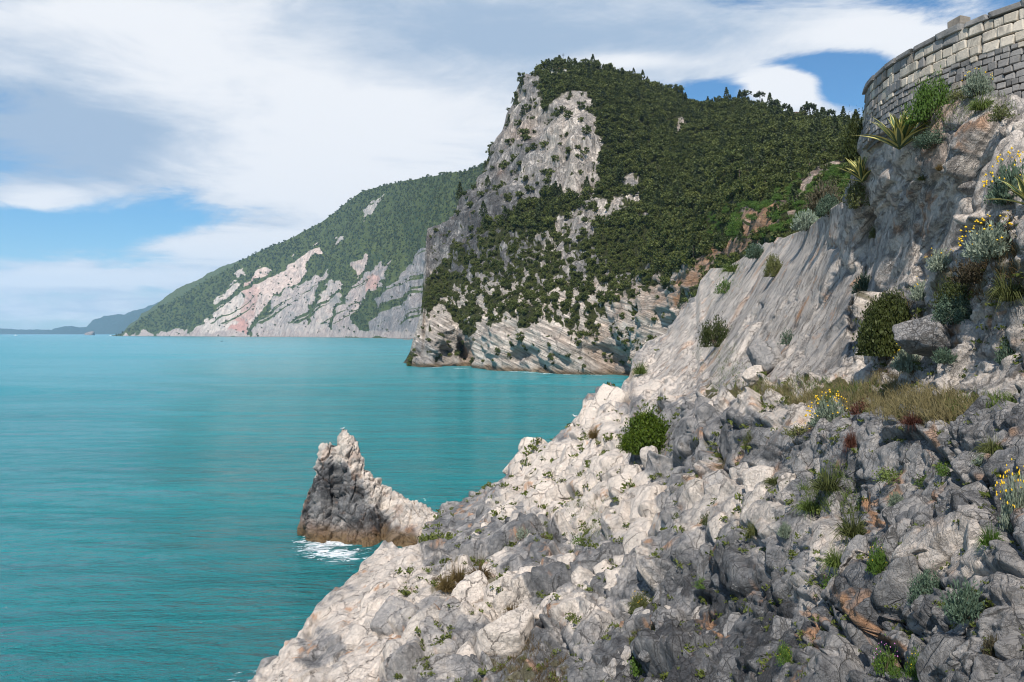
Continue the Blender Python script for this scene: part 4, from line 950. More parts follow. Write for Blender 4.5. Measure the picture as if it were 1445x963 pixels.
L = {'silver': leaf_mat('silver_leaf', (.13, .17, .115), (.34, .385, .30)), 'dark': leaf_mat('dark_leaf', (.022, .036, .010), (.075, .090, .022)), 'bright': leaf_mat('bright_leaf', (.030, .060, .004), (.12, .17, .012)),
     'olive': leaf_mat('olive_leaf', (.05, .065, .02), (.16, .17, .06)), 'green': leaf_mat('green_leaf', (.04, .085, .012), (.12, .20, .035)), 'brown': leaf_mat('brown_blade', (.075, .045, .020), (.19, .14, .055)), 'dry': leaf_mat('dry_blade', (.12, .10, .045), (.32, .27, .13)),
     'bluegreen': leaf_mat('bluegreen_leaf', (.035, .06, .035), (.13, .19, .13)), 'red': leaf_mat('red_leaf', (.055, .018, .014), (.13, .055, .035)), 'mossy': leaf_mat('moss_leaf', (.05, .075, .012), (.15, .17, .04)), 'grass': leaf_mat('grass_blade', (.045, .085, .012), (.17, .21, .06)), 'heath': leaf_mat('heath_leaf', (.06, .045, .03), (.13, .12, .07)),
     'pine': leaf_mat('pine_needles', (.028, .042, .014), (.070, .086, .028), .2), 'wood': leaf_mat('woodland_leaf', (.042, .060, .015), (.115, .130, .034), .2), 'wood2': leaf_mat('scrub_leaf', (.060, .080, .018), (.15, .165, .044), .2), 'grey': leaf_mat('bare_scrub', (.06, .055, .045), (.13, .12, .10), .0)}
M_TWIG = plain('twig', (.10, .075, .05)); M_TRUNK = plain('bark', (.11, .085, .065)); M_YEL = plain('yellow_petal', (.80, .50, .02)); M_WHITE = plain('white_petal', (.8, .8, .75)); M_PINK = plain('pink_petal', (.6, .2, .5))

def quads(c, a, b):
    """Leaf faces: centre c, half axes a and b."""
    V = np.stack((c - a, c + b * .9 - a * .1, c + a, c - b * .9 - a * .1), 1).reshape(-1, 3)
    n = len(c); Fc = np.arange(4 * n).reshape(n, 4)
    return V, Fc
def unit(v): return v / (np.linalg.norm(v, axis=-1, keepdims=True) + 1e-9)
def leafy_mesh(name, seed, n=900, ncl=34, size=.075, asp=.45, up=.3, squash=.85, spread=.30, dome=True, hollow=.45):
    rg = np.random.RandomState(seed)
    d_ = unit(rg.normal(size=(ncl, 3)))
    if dome: d_[:, 2] = np.abs(d_[:, 2]) * 1.05 - .12
    d_ = unit(d_)
    r_ = rg.uniform(hollow, 1.0, ncl) ** .6 * rg.uniform(.78, 1.05, ncl)
    cl = d_ * r_[:, None] * (1, 1, squash)
    k = rg.randint(0, ncl, n)
    off = rg.normal(size=(n, 3)) * spread * .55
    c = cl[k] + off
    out_ = unit(off + d_[k] * .25 + rg.normal(size=(n, 3)) * .12 + (0, 0, up * .3))
    s_ = size * rg.uniform(.6, 1.35, n)[:, None]
    a = unit(out_ * .5 + rg.normal(size=(n, 3)) * .7 + (0, 0, up)) * s_
    b = unit(np.cross(a, out_ + rg.normal(size=(n, 3)) * .4)) * s_ * asp
    if dome: c[:, 2] = np.maximum(c[:, 2], -.1) + .1
    V, Fc = quads(c, a, b)
    return mesh_np(name, V, Fc, False)
def spiky_mesh(name, seed, n=420, length=.9, width=.035, spread=1.0, droop=.25, seg=2, zmin=.15):
    """Blades or narrow leafy shoots rising from one foot."""
    rg = np.random.RandomState(seed)
    az = rg.uniform(0, 2 * math.pi, n); el = np.arcsin(np.clip(rg.uniform(zmin, 1, n) ** .8, 0, 1))
    h_ = np.stack((np.cos(az) * np.cos(el) * spread, np.sin(az) * np.cos(el) * spread, np.sin(el)), 1)
    ln = length * rg.uniform(.55, 1.1, n)[:, None]
    root = np.stack((np.cos(az), np.sin(az), 0 * az), 1) * rg.uniform(0, .25, n)[:, None]
    side = unit(np.cross(h_, rg.normal(size=(n, 3)))) * width * rg.uniform(.6, 1.3, n)[:, None]
    p0 = root; p1 = root + h_ * ln * .55; p2 = root + h_ * ln + np.array((0, 0, -1)) * droop * ln * np.cos(el)[:, None] + rg.normal(size=(n, 3)) * .05
    V = np.stack((p0 - side, p0 + side, p1 + side, p1 - side, p2), 1).reshape(-1, 3)
    i = np.arange(n) * 5
    Fc = np.concatenate((np.stack((i, i + 1, i + 2), 1), np.stack((i, i + 2, i + 3), 1), np.stack((i + 3, i + 2, i + 4), 1)))
    return mesh_np(name, V, Fc, False)
def shoots_mesh(name, seed, n=150, per=9):
    """Silvery sub-shrub: upright shoots set with short narrow leaves."""
    rg = np.random.RandomState(seed)
    az = rg.uniform(0, 2 * math.pi, n); el = np.arcsin(rg.uniform(.08, 1, n) ** .75)
    h_ = np.stack((np.cos(az) * np.cos(el), np.sin(az) * np.cos(el), np.sin(el) * .95), 1)
    ln = rg.uniform(.6, 1.05, n)
    t = rg.uniform(.45, 1.0, (n, per))
    c = (h_[:, None] * (ln[:, None] * t)[..., None] + rg.normal(size=(n, per, 3)) * .03).reshape(-1, 3)
    hh_ = np.repeat(h_, per, 0)
    a = unit(hh_ + rg.normal(size=c.shape) * .55 + (0, 0, .35)) * rg.uniform(.05, .10, len(c))[:, None]
    b = unit(np.cross(a, rg.normal(size=c.shape))) * .030
    V, Fc = quads(c, a, b)
    return mesh_np(name, V, Fc, False)
def stems_mesh(name, seed, n=14, r=.018, h=.8):
    rg = np.random.RandomState(seed); V = []; Fc = []
    for k in range(n):
        az = rg.uniform(0, 6.28); e_ = rg.uniform(.5, 1.3)
        tip = np.array((math.cos(az) * math.cos(e_), math.sin(az) * math.cos(e_), math.sin(e_))) * h
        s_ = unit(np.cross(tip, (0.1, 0.2, 1))) * r; u_ = unit(np.cross(tip, s_)) * r
        i = len(V); V += [s_, u_, -s_ - u_ * .3, tip]; Fc += [(i, i + 1, i + 3), (i + 1, i + 2, i + 3), (i + 2, i, i + 3)]
    return mesh_np(name, np.array(V), np.array(Fc), False)
def flowers_mesh(name, seed, n=64, r=.042, rad=1.06, hi=.35):
    """Flower heads on thin stalks, each a small faceted disc."""
    rg = np.random.RandomState(seed); V = []; Fc = []; M = []
    for k in range(n):
        az = rg.uniform(0, 6.28); z_ = rg.uniform(hi, 1); q = math.sqrt(1 - z_ * z_)
        c = np.array((math.cos(az) * q, math.sin(az) * q, z_)) * rad * rg.uniform(.92, 1.12)
        i = len(V); rr = r * rg.uniform(.7, 1.3)
        for j in range(6): V.append(c + np.array((math.cos(j * 1.047), math.sin(j * 1.047), .25 * (j % 2))) * rr)
        V.append(c + np.array((0, 0, rr * .7))); V.append(c - np.array((0, 0, rr * .5)))
        for j in range(6):
            Fc += [(i + j, i + (j + 1) % 6, i + 6), (i + (j + 1) % 6, i + j, i + 7)]
    return mesh_np(name, np.array(V), np.array(Fc), False)
MESH = {}
for k in range(3):
    MESH['silver', k] = shoots_mesh('foliage', 700 + k, 260, 10)
    MESH['dense', k] = leafy_mesh('foliage', 710 + k, 5200, 80, .046, .6, .2, .88, .22)
    MESH['bush', k] = leafy_mesh('foliage', 720 + k, 3400, 50, .055, .5, .4, .9, .30)
    MESH['tuft', k] = spiky_mesh('blades', 730 + k, 420, 1.0, .014, 1.0, .35)
    MESH['grass', k] = spiky_mesh('blades', 740 + k, 300, 1.0, .016, 1.2, .6, zmin=.05)
    MESH['low', k] = leafy_mesh('foliage', 750 + k, 700, 26, .085, .5, .2, .45, .34)
    MESH['leafy', k] = leafy_mesh('foliage', 760 + k, 1900, 30, .085, .4, .8, 1.1, .34)
    MESH['stems', k] = stems_mesh('stems', 770 + k); MESH['flowers', k] = flowers_mesh('flower_heads', 780 + k)
    MESH['few', k] = flowers_mesh('flower_heads', 790 + k, 14, .045)
def mesh_with(me, mat, cache={}):
    key = (me.name, mat.name)
    if key not in cache:
        m2 = me.copy(); m2.materials.clear(); m2.materials.append(mat); cache[key] = m2
    return cache[key]
pk = random.Random(21)
def plant(px_, py_, w_, h_, form, leaf, label, cat, name, flowers=None, fmat=None, group=None, sheet=None, lift=0.0, stems=True, lobes=()):
    """A plant rooted on the rock: w_ and h_ are its spread and height in the picture, converted to metres at its distance."""
    foot = py_ + h_ * .42
    pos, nrm, nb_ = (sheet or shore).at(px_, foot, True)
    s_ = w_ * .54 * pos[1] / F; hz = h_ * pos[1] / F * 1.02
    e = empty(name, Vector(pos) + Vector(nb_) * (.16 * s_ + lift), label, cat, group, pk.uniform(0, 6.28))
    k = pk.randrange(3)
    o = link('foliage' if form not in ('tuft', 'grass') else 'blades', mesh_with(MESH[form, k], L[leaf]), None, e); o.scale = (s_, s_, hz)
    for lx, lz, ls in lobes:
        q = link('foliage', mesh_with(MESH[form, pk.randrange(3)], L[leaf]), None, e); q.scale = (s_ * ls, s_ * ls, hz * ls); q.location = (lx * s_, pk.uniform(-.3, .3) * s_, lz * hz); q.rotation_euler = (0, 0, pk.uniform(0, 6))
    if stems and form not in ('tuft', 'grass'):
        q = link('stems', mesh_with(MESH['stems', k], M_TWIG), None, e); q.scale = (s_, s_, hz)
    if flowers:
        q = link('flower_heads', mesh_with(MESH[flowers, k], fmat or M_YEL), None, e); q.scale = (s_, s_, hz); q['kind'] = 'stuff'
    return e
SB = 'silvery bushes on the rocks'; GT = 'grass tufts on the rocks'; GB = 'green shrubs on the rocks'
PL = [
 (1160, 567, 58, 50, 'silver', 'silver', 'silvery bush dotted with yellow flowers on the near edge of the grassy ledge', 'bush', 'silver_bush', 'flowers', None, SB),
 (1140, 314, 42, 34, 'silver', 'silver', 'round silver-green bush on the skyline crest of the pale slab', 'bush', 'silver_bush', None, None, SB),
 (1171, 292, 30, 30, 'dense', 'bluegreen', 'small blue-green bush between the skyline bush and the lower agave', 'bush', 'green_bush', None, None, GB),
 (1217, 403, 38, 36, 'silver', 'bluegreen', 'round grey-green bush growing from the crack in the middle of the slab', 'bush', 'silver_bush', None, None, SB),
 (1380, 106, 42, 40, 'silver', 'silver', 'silvery tuft with yellow flowers at the foot of the fortress wall', 'bush', 'silver_bush', 'few', None, SB),
 (1428, 262, 60, 66, 'silver', 'bluegreen', 'yellow-topped bush above the agave at the right edge', 'bush', 'silver_bush', 'flowers', None, SB),
 (1420, 345, 84, 60, 'silver', 'silver', 'large silver bush with many yellow flowers below the agave at the right edge', 'bush', 'silver_bush', 'flowers', None, SB),
 (1335, 372, 40, 36, 'silver', 'silver', 'pale silver bush with few yellow flowers left of the big flowering one', 'bush', 'silver_bush', 'few', None, SB),
 (1302, 412, 34, 32, 'silver', 'silver', 'silver bush with yellow flowers above the right shoulder of the tall dark shrub', 'bush', 'silver_bush', 'few', None, SB),
 (1282, 508, 46, 44, 'silver', 'silver', 'silver bush with yellow flowers just left of the white boulder', 'bush', 'silver_bush', 'few', None, SB),
 (1358, 444, 50, 42, 'dense', 'bluegreen', 'grey-green shrub growing over the top of the white boulder', 'bush', 'green_bush', None, None, GB),
 (1402, 492, 38, 38, 'silver', 'bluegreen', 'dark blue-green shrub on the rock right of the white boulder', 'bush', 'green_bush', None, None, GB),
 (1342, 510, 36, 26, 'silver', 'bluegreen', 'low dark shrub spilling over the front of the white boulder', 'bush', 'green_bush', None, None, GB),
 (1432, 712, 50, 90, 'silver', 'silver', 'tall yellow-flowered bush at the right edge below the ledge', 'bush', 'silver_bush', 'flowers', None, SB),
 (1388, 866, 66, 64, 'silver', 'bluegreen', 'big round silver-green bush in the lower right corner', 'bush', 'silver_bush', None, None, SB),
 (1312, 838, 44, 52, 'dense', 'bluegreen', 'dark dome-shaped shrub in the gap under the split pale blocks', 'bush', 'green_bush', None, None, GB),
 (1262, 706, 26, 26, 'silver', 'silver', 'small pale silver plant behind the big squared grey block', 'plant', 'silver_plant', None, None, SB),
 (1391, 651, 24, 20, 'low', 'silver', 'small pale white-flowered plant on the grey shelf by the right edge', 'plant', 'silver_plant', 'few', M_WHITE, SB),
 (1212, 697, 24, 16, 'low', 'silver', 'tiny whitish plant over the rust-coloured rocks', 'plant', 'silver_plant', None, None, SB),
 (1124, 757, 22, 26, 'silver', 'silver', 'small silver plant in the cleft below the pale buttress', 'plant', 'silver_plant', None, None, SB),
 (1246, 925, 32, 44, 'low', 'green', 'dark leafy plant with pink flowers in the lower diagonal cleft', 'plant', 'leafy_plant', 'few', M_PINK, GB),
 (1300, 948, 26, 34, 'leafy', 'green', 'green leafy plant at the bottom edge with pale yellow flowers', 'plant', 'leafy_plant', 'few', None, GB),
 (1268, 950, 18, 20, 'low', 'green', 'small green clump at the bottom edge between the two leafy plants', 'plant', 'leafy_plant', None, None, GB),
 (1257, 809, 24, 34, 'leafy', 'green', 'small upright plant with yellow flowers on the grey rock under the tan block', 'plant', 'leafy_plant', 'few', None, GB),
 (1411, 922, 32, 40, 'silver', 'heath', 'brown withered shrub in the bottom right corner', 'bush', 'brown_bush', None, None, GB),
 (925, 622, 72, 58, 'dense', 'bright', 'bright green rounded bush in the hollow left of the grey buttress', 'bush', 'green_bush', None, None, GB),
 (1254, 466, 74, 84, 'dense', 'dark', 'tall dark green shrub at the foot of the slab above the ledge', 'bush', 'green_bush', None, None, GB),
 (1311, 146, 54, 60, 'bush', 'green', 'bright green upright shrub in front of the fortress wall', 'bush', 'green_bush', None, None, GB),
 (1211, 180, 42, 66, 'dense', 'dark', 'dark bush on the skyline at the left end of the fortress wall', 'bush', 'green_bush', None, None, GB),
 (1421, 166, 34, 26, 'low', 'olive', 'olive shrub at the top of the slab by the right edge', 'bush', 'green_bush', None, None, GB),
 (1350, 128, 26, 18, 'low', 'olive', 'small olive cushion at the wall foot right of the upright shrub', 'plant', 'green_cushion', None, None, GB),
 (1164, 272, 54, 46, 'silver', 'heath', 'brownish shrub on the slope behind the skyline crest left of the lower agave', 'bush', 'brown_bush', None, None, GB),
 (1068, 357, 34, 24, 'silver', 'bluegreen', 'grey-green bush on the crest left of the skyline bush', 'bush', 'silver_bush', None, None, SB),
 (1093, 378, 26, 30, 'dense', 'olive', 'dark green shrub in the flute just below the crest', 'bush', 'green_bush', None, None, GB),
 (1012, 474, 40, 40, 'bush', 'dark', 'dark green shrub at the bottom of the fluted slab left of the white boulder', 'bush', 'green_bush', None, None, GB),
 (1110, 474, 18, 26, 'low', 'bluegreen', 'small blue-green cushion in the slab above the rounded boulder', 'plant', 'green_cushion', None, None, GB),
 (1024, 405, 24, 24, 'low', 'green', 'bright green cushion on the far crest of the slab', 'plant', 'green_cushion', None, None, GB),
 (1036, 376, 34, 22, 'grass', 'grass', 'pale green grass tuft on the far crest', 'grass', 'grass_tuft', None, None, GT),
 (650, 818, 36, 40, 'tuft', 'brown', 'brown grass tuft standing tallest behind the pointed boulder', 'grass', 'grass_tuft', None, None, GT),
 (684, 820, 40, 38, 'tuft', 'brown', 'brown grass tuft right of the tallest brown tuft', 'grass', 'grass_tuft', None, None, GT),
 (632, 832, 36, 34, 'tuft', 'brown', 'leftmost of the brown grass tufts beside the pale slab', 'grass', 'grass_tuft', None, None, GT),
 (722, 860, 34, 28, 'tuft', 'brown', 'brown grass tuft just behind the large loose boulder', 'grass', 'grass_tuft', None, None, GT),
 (846, 622, 22, 26, 'tuft', 'brown', 'brown grass tuft near the gull by the shore edge', 'grass', 'grass_tuft', None, None, GT),
 (1184, 684, 56, 40, 'grass', 'olive', 'broad olive grass clump left of the rusty rocks', 'grass', 'grass_tuft', None, None, GT),
 (1212, 745, 54, 48, 'grass', 'olive', 'shaggy olive grass clump beneath the rusty rocks', 'grass', 'grass_tuft', None, None, GT),
 (1190, 792, 50, 38, 'grass', 'grass', 'pale feathery grass clump over the low green shrub', 'grass', 'grass_tuft', None, None, GT),
 (1176, 817, 40, 22, 'low', 'green', 'low bright green shrub under the pale feathery grass', 'bush', 'green_bush', None, None, GB),
 (1150, 716, 42, 30, 'grass', 'grass', 'bright green grass clump below the pale buttress top', 'grass', 'grass_tuft', None, None, GT),
 (1262, 672, 44, 22, 'low', 'grass', 'green cushion stretching over the grey shelf at its left end', 'plant', 'green_cushion', None, None, GB),
 (1302, 672, 40, 18, 'low', 'grass', 'green cushion stretching over the grey shelf at its middle', 'plant', 'green_cushion', None, None, GB),
 (1339, 668, 20, 22, 'low', 'green', 'round bright green cushion right of the stretched cushions', 'plant', 'green_cushion', None, None, GB),
 (1060, 620, 14, 30, 'low', 'olive', 'olive moss cushion in the crack of the grey buttress', 'plant', 'green_cushion', None, None, GB),
 (1118, 604, 34, 16, 'low', 'olive', 'olive cushion with a yellow flower on the buttress face', 'plant', 'green_cushion', 'few', None, GB),
 (1102, 682, 30, 16, 'grass', 'olive', 'dull grass tuft on top of the pale buttress block', 'grass', 'grass_tuft', None, None, GT),
 (1218, 575, 30, 24, 'low', 'red', 'dark red clump on the ledge right of the flowering bush', 'plant', 'red_plant', None, None, 'dark red plants on the ledge'),
 (1218, 624, 22, 40, 'grass', 'red', 'reddish clump hanging from the cleft beneath the ledge', 'plant', 'red_plant', None, None, 'dark red plants on the ledge'),
 (1298, 598, 34, 26, 'grass', 'red', 'reddish brown clump at the middle edge of the ledge', 'plant', 'red_plant', None, None, 'dark red plants on the ledge'),
 (1425, 775, 40, 40, 'grass', 'green', 'dark green grass clump at the right edge beside the pale upright rock', 'grass', 'grass_tuft', None, None, GT),
 (1420, 640, 46, 34, 'grass', 'olive', 'brownish grass clump at the right edge above the tall flowering bush', 'grass', 'grass_tuft', None, None, GT),
 (1425, 400, 60, 60, 'grass', 'olive', 'dark shaggy grass hanging beneath the large flowering bush', 'grass', 'grass_tuft', None, None, GT),
 (1345, 415, 60, 44, 'bush', 'dark', 'dark brushy shrub between the silver bushes above the white boulder', 'bush', 'green_bush', None, None, GB),
 (1385, 385, 60, 40, 'silver', 'heath', 'withered brown shrub under the pale silver bushes', 'bush', 'brown_bush', None, None, GB),
 (1390, 148, 40, 30, 'grass', 'grass', 'yellowish grass tuft at the foot of the wall', 'grass', 'grass_tuft', None, None, GT),
 (1298, 250, 22, 12, 'grass', 'olive', 'thin grass tuft in the upper middle of the slab', 'grass', 'grass_tuft', None, None, GT),
 (1338, 235, 14, 14, 'tuft', 'brown', 'small brown tuft on the bulge of the slab', 'grass', 'grass_tuft', None, None, GT),
 (1222, 326, 14, 20, 'low', 'olive', 'small olive cushion in the long joint of the slab', 'plant', 'green_cushion', None, None, GB),
 (1075, 755, 20, 26, 'grass', 'olive', 'thin grass in the dark cleft right of the pale pinnacle', 'grass', 'grass_tuft', None, None, GT),
 (1000, 733, 16, 20, 'low', 'olive', 'olive cushion left of the pale pinnacle', 'plant', 'green_cushion', None, None, GB),
 (986, 822, 16, 16, 'low', 'green', 'green cushion on the dark grey rock below the pale pinnacle', 'plant', 'green_cushion', None, None, GB),
 (1126, 944, 20, 22, 'leafy', 'green', 'small plant with a yellow flower near the bottom edge', 'plant', 'leafy_plant', 'few', None, GB),
 (892, 838, 26, 26, 'bush', 'olive', 'olive bush with yellow flowers right of the pale blocks', 'bush', 'green_bush', 'few', None, GB),
 (880, 905, 26, 34, 'low', 'green', 'green plant in the rubble right of the large loose boulder', 'plant', 'leafy_plant', None, None, GB),
 (905, 520, 26, 24, 'grass', 'grass', 'green grass tuft on the far crest above the water', 'grass', 'grass_tuft', None, None, GT),
 (820, 760, 26, 12, 'low', 'green', 'low green cushion in the grey gully', 'plant', 'green_cushion', None, None, GB),
 (834, 742, 26, 18, 'grass', 'olive', 'olive grass tuft above the pale blocks in the gully', 'grass', 'grass_tuft', None, None, GT),
 (738, 752, 20, 18, 'low', 'silver', 'grey-green cushion in the grey gully', 'plant', 'green_cushion', None, None, SB),
]
LOBES = {'tall dark green shrub at the foot of the slab above the ledge': ((-.45, .0, .62), (.45, .05, .6), (-.2, .45, .6), (.35, .42, .55), (0, .2, .75)), 'bright green rounded bush in the hollow left of the grey buttress': ((-.4, .0, .68), (.42, .02, .66), (.05, .25, .7))}
for a in PL: plant(*a, lobes=LOBES.get(a[6], ()))

# ------------------------------------------------------------------ agaves
def agave_leaf(seed):
    rg = np.random.RandomState(seed); V = []; n = 7
    for k in range(n):
        t = k / (n - 1); wv = .085 * (math.sin(min(1, t * 1.25 + .18) * math.pi * .62)) * (1 - t ** 3) + .004
        z = .03 * t + .10 * math.sin(t * 2.4) * 1.0; x = t
        for u, dz_ in ((-1, .03), (-.55, .008), (0, -.008), (.55, .008), (1, .03)): V.append((x, u * wv, z + dz_ * (1 - t) * 1.4))
    me = mesh_np('leaf', np.array(V), grid_faces(n, 5))
    me.materials.append(M_AG); me.materials.append(M_AGY)
    for i, f in enumerate(me.polygons): f.material_index = 1 if i % 4 in (0, 3) else 0
    return me
M_AG = leaf_mat('agave_green', (.045, .085, .04), (.085, .13, .055), .05, .45); M_AGY = leaf_mat('agave_margin', (.42, .36, .10), (.55, .50, .18), .1, .45)
AGL = [agave_leaf(i) for i in range(2)]
def agave(px_, py_, size, label, n=34, tilt=(0, 0), lift=.15, fwd=0.0):
    pos, nrm, nb_ = shore.at(px_, py_, True)
    e = empty('agave', Vector(pos) * (1 - fwd / pos[1]) + Vector((0, 0, lift + EYE * fwd / pos[1])), label, 'agave', 'agaves on the slab')
    e.rotation_euler = (tilt[0], tilt[1], 0)
    r_ = random.Random(int(px_))
    for k in range(n):
        o = link('leaf', AGL[k % 2], None, e)
        f = k / n; el = -R(10 + 74 * f ** .8 + r_.uniform(-8, 8)); s_ = size * (1.0 - .30 * f) * r_.uniform(.85, 1.12)
        o.rotation_euler = Euler((r_.uniform(-.15, .15), el, k * 2.39996 + r_.uniform(-.15, .15)), 'XYZ'); o.scale = (s_, s_ * 1.0, s_)
agave(1266, 216, 1.65, 'large yellow-edged agave on top of the slab below the fortress wall', 44, (.30, -.05), .1, .9)
agave(1216, 262, 1.35, 'yellow-edged agave lower down beside the dark bush on the skyline', 36, (.2, -.2), .1, .5)
agave(1452, 300, .9, 'agave cut off by the right edge of the picture', 22, (.1, -.2))
plant(1218, 275, 40, 40, 'bush', 'olive', 'leafy olive shrub tangled around the foot of the lower agave', 'bush', 'green_bush', None, None, GB)
plant(1322, 196, 46, 22, 'bush', 'bluegreen', 'low grey-green shrub right of the large agave', 'bush', 'green_bush', None, None, GB)

# ------------------------------------------------------------------ uncountable grass and moss
def blades(name, polys, n, h, wd, mat, seed, mask=None):
    rg = np.random.RandomState(seed); P0 = []; N0 = []
    for pts, share in polys:
        xs_, ys_ = np.array(pts).T; m_ = int(n * share * 3)
        x_, y_ = rg.uniform(xs_.min(), xs_.max(), m_), rg.uniform(ys_.min(), ys_.max(), m_)
        ok = (poly_sd(x_, y_, pts) > rg.uniform(-7, 3, m_)) & (fbm(np.stack((x_ / 16, y_ / 9, 0 * x_), 1), 3, seed) > rg.uniform(-.35, .15, m_))
        x_, y_ = x_[ok][:int(n * share)], y_[ok][:int(n * share)]
        g, nd_, nb_ = shore.at(x_, y_, True); P0.append(g + rg.normal(size=g.shape) * .03); N0.append(nb_)
    p0 = np.concatenate(P0); m_ = len(p0)
    up = unit(np.concatenate(N0) * .25 + np.array((0, 0, 1)) + rg.normal(size=p0.shape) * .42)
    ln = h * rg.uniform(.45, 1.25, m_)[:, None]; sd = unit(np.cross(up, rg.normal(size=p0.shape))) * wd
    tip = p0 + up * ln + rg.normal(size=p0.shape) * h * .18 - (0, 0, h * .12)
    V = np.stack((p0 - sd - up * .03, p0 + sd - up * .03, p0 + up * ln * .55 + sd * .8, p0 + up * ln * .55 - sd * .8, tip), 1).reshape(-1, 3)
    i = np.arange(m_) * 5
    Fc = np.concatenate((np.stack((i, i + 1, i + 2), 1), np.stack((i, i + 2, i + 3), 1), np.stack((i + 3, i + 2, i + 4), 1)))
    o = link(name, mesh_np(name, V, Fc, False), mat)
    return o
tag(blades('dry_grass', [([(1180, 545), (1240, 536), (1330, 560), (1400, 575), (1390, 592), (1300, 606), (1250, 596), (1190, 572)], .7), ([(1040, 552), (1130, 548), (1180, 556), (1130, 574), (1060, 566)], .3)], 9000, .34, .006, L['dry'], 31), 'dry straw-coloured grass covering the ledge beneath the slab', 'grass', None, 'stuff')
tag(blades('green_grass', [([(1000, 550), (1080, 545), (1180, 540), (1240, 550), (1180, 570), (1060, 568)], .30), ([(1130, 690), (1200, 660), (1215, 720), (1170, 730)], .12), ([(1330, 570), (1440, 560), (1440, 590), (1350, 598)], .14), ([(800, 720), (880, 700), (860, 770), (810, 780)], .12), ([(980, 490), (1030, 470), (1060, 540), (1000, 548)], .14), ([(1000, 395), (1050, 372), (1040, 410), (1000, 430)], .1), ([(1280, 215), (1310, 150), (1400, 135), (1440, 150), (1380, 165), (1320, 190)], .08)], 7000, .24, .007, L['grass'], 33), 'short green grass growing on the ledge and in the rock joints', 'grass', None, 'stuff')
tag(blades('brown_grass', [([(600, 815), (640, 800), (705, 825), (690, 850), (630, 848)], .3), ([(690, 930), (740, 905), (800, 930), (790, 975), (720, 975)], .25), ([(1225, 420), (1300, 425), (1290, 545), (1235, 535)], .2), ([(1390, 330), (1445, 310), (1445, 430), (1310, 430), (1340, 385)], .25)], 6000, .26, .007, L['brown'], 37), 'brown withered grass in the earthy hollows between rocks', 'grass', None, 'stuff')
def moss():
    """Small-leaved cushions in the joints between the rocks."""
    rg = np.random.RandomState(41)
    n_ = fbm(np.stack((shore.PX.ravel() / 40, shore.PY.ravel() / 40, 0 * shore.PX.ravel()), 1), 3, 43).reshape(shore.PX.shape)
    w_ = SHORE_JOINT[:shore.nrow] * (n_ > -.12) * (shore.G[:shore.nrow, :, 2] > 3.5) * (shore.PX > 560); idx = np.argwhere(w_ > 1.1)
    sel = idx[rg.choice(len(idx), min(len(idx), 2600), replace=False)]
    P0 = []; 
    for (i, j) in sel:
        c = shore.G[i, j]; r_ = c[1] / F * rg.uniform(2.6, 3.2 + 6.5 * rg.uniform()); k = 20
        q = unit(rg.normal(size=(k, 3))) * rg.uniform(.3, 1, (k, 1)) * r_ * (1.3, 1.3, .6)
        P0.append(np.concatenate((c + shore.N[i, j] * r_ * 1.0 + q, np.full((k, 1), r_)), 1))
    A = np.concatenate(P0); c = A[:, :3]; s_ = A[:, 3:] * rg.uniform(.25, .5, (len(A), 1))
    a = unit(rg.normal(size=c.shape) + (0, 0, .5)) * s_; b = unit(np.cross(a, rg.normal(size=c.shape))) * s_ * .55
    V, Fc = quads(c, a, b)
    return link('moss', mesh_np('moss', V, Fc, False), L['mossy'])
tag(moss(), 'green moss and tiny plants filling the joints between the rocks', 'moss', None, 'stuff')

# ------------------------------------------------------------------ trees on the headland
def crown_mesh(name, seed, n, kind):
    rg = np.random.RandomState(seed)
    if kind == 'cone':
        t = rg.uniform(0, 1, n) ** .7; r_ = (1 - t) * .95 + .08; az = rg.uniform(0, 6.28, n)
        q = rg.uniform(.55, 1.05, n)
        c = np.stack((np.cos(az) * r_ * q, np.sin(az) * r_ * q, t * 2.6 + .35), 1)
    else:
        ncl = 11; d_ = unit(rg.normal(size=(ncl, 3))); cl = d_ * rg.uniform(.45, .85, (ncl, 1)) * ((1, 1, .75) if kind == 'round' else (1.1, 1.1, .36))
        k = rg.randint(0, ncl, n); c = cl[k] + unit(rg.normal(size=(n, 3))) * rg.uniform(.12, .42, (n, 1)) * (1, 1, .8)
        c[:, 2] += 1.0 if kind == 'round' else 1.9
    a = unit(rg.normal(size=(n, 3)) + (0, 0, .2)) * rg.uniform(.10, .22, (n, 1)); b = unit(np.cross(a, rg.normal(size=(n, 3)))) * rg.uniform(.07, .15, (n, 1))
    V, Fc = quads(c, a, b)
    return mesh_np(name, V, Fc, False)
def trunk_mesh(h):
    V = []; m_ = 6
    for k in range(5):
        t = k / 4; r_ = .085 * (1 - .7 * t)
        for j in range(m_): V.append((math.cos(j * 1.047) * r_ + .04 * t * t, math.sin(j * 1.047) * r_, -.5 + (h + .5) * t))
    Fc = [(k * m_ + j, k * m_ + (j + 1) % m_, (k + 1) * m_ + (j + 1) % m_, (k + 1) * m_ + j) for k in range(4) for j in range(m_)]
    for az in (.4, 2.3, 4.4):
        i = len(V); z0 = h * .62
        V += [(0, 0, z0 - .05), (.03, .03, z0), (0, 0, z0 + .05), (math.cos(az) * .5, math.sin(az) * .5, z0 + .45)]
        Fc += [(i, i + 1, i + 3, i + 3), (i + 1, i + 2, i + 3, i + 3)]
    V = np.array(V); tri = [f for f in Fc if f[2] == f[3]]; qd = [f for f in Fc if f[2] != f[3]]
    tr = [t_ for f in qd for t_ in ((f[0], f[1], f[2]), (f[0], f[2], f[3]))] + [f[:3] for f in tri]
    me = mesh_np('trunk', V, np.array(tr)); me.materials.append(M_TRUNK); return me
TREE = {}
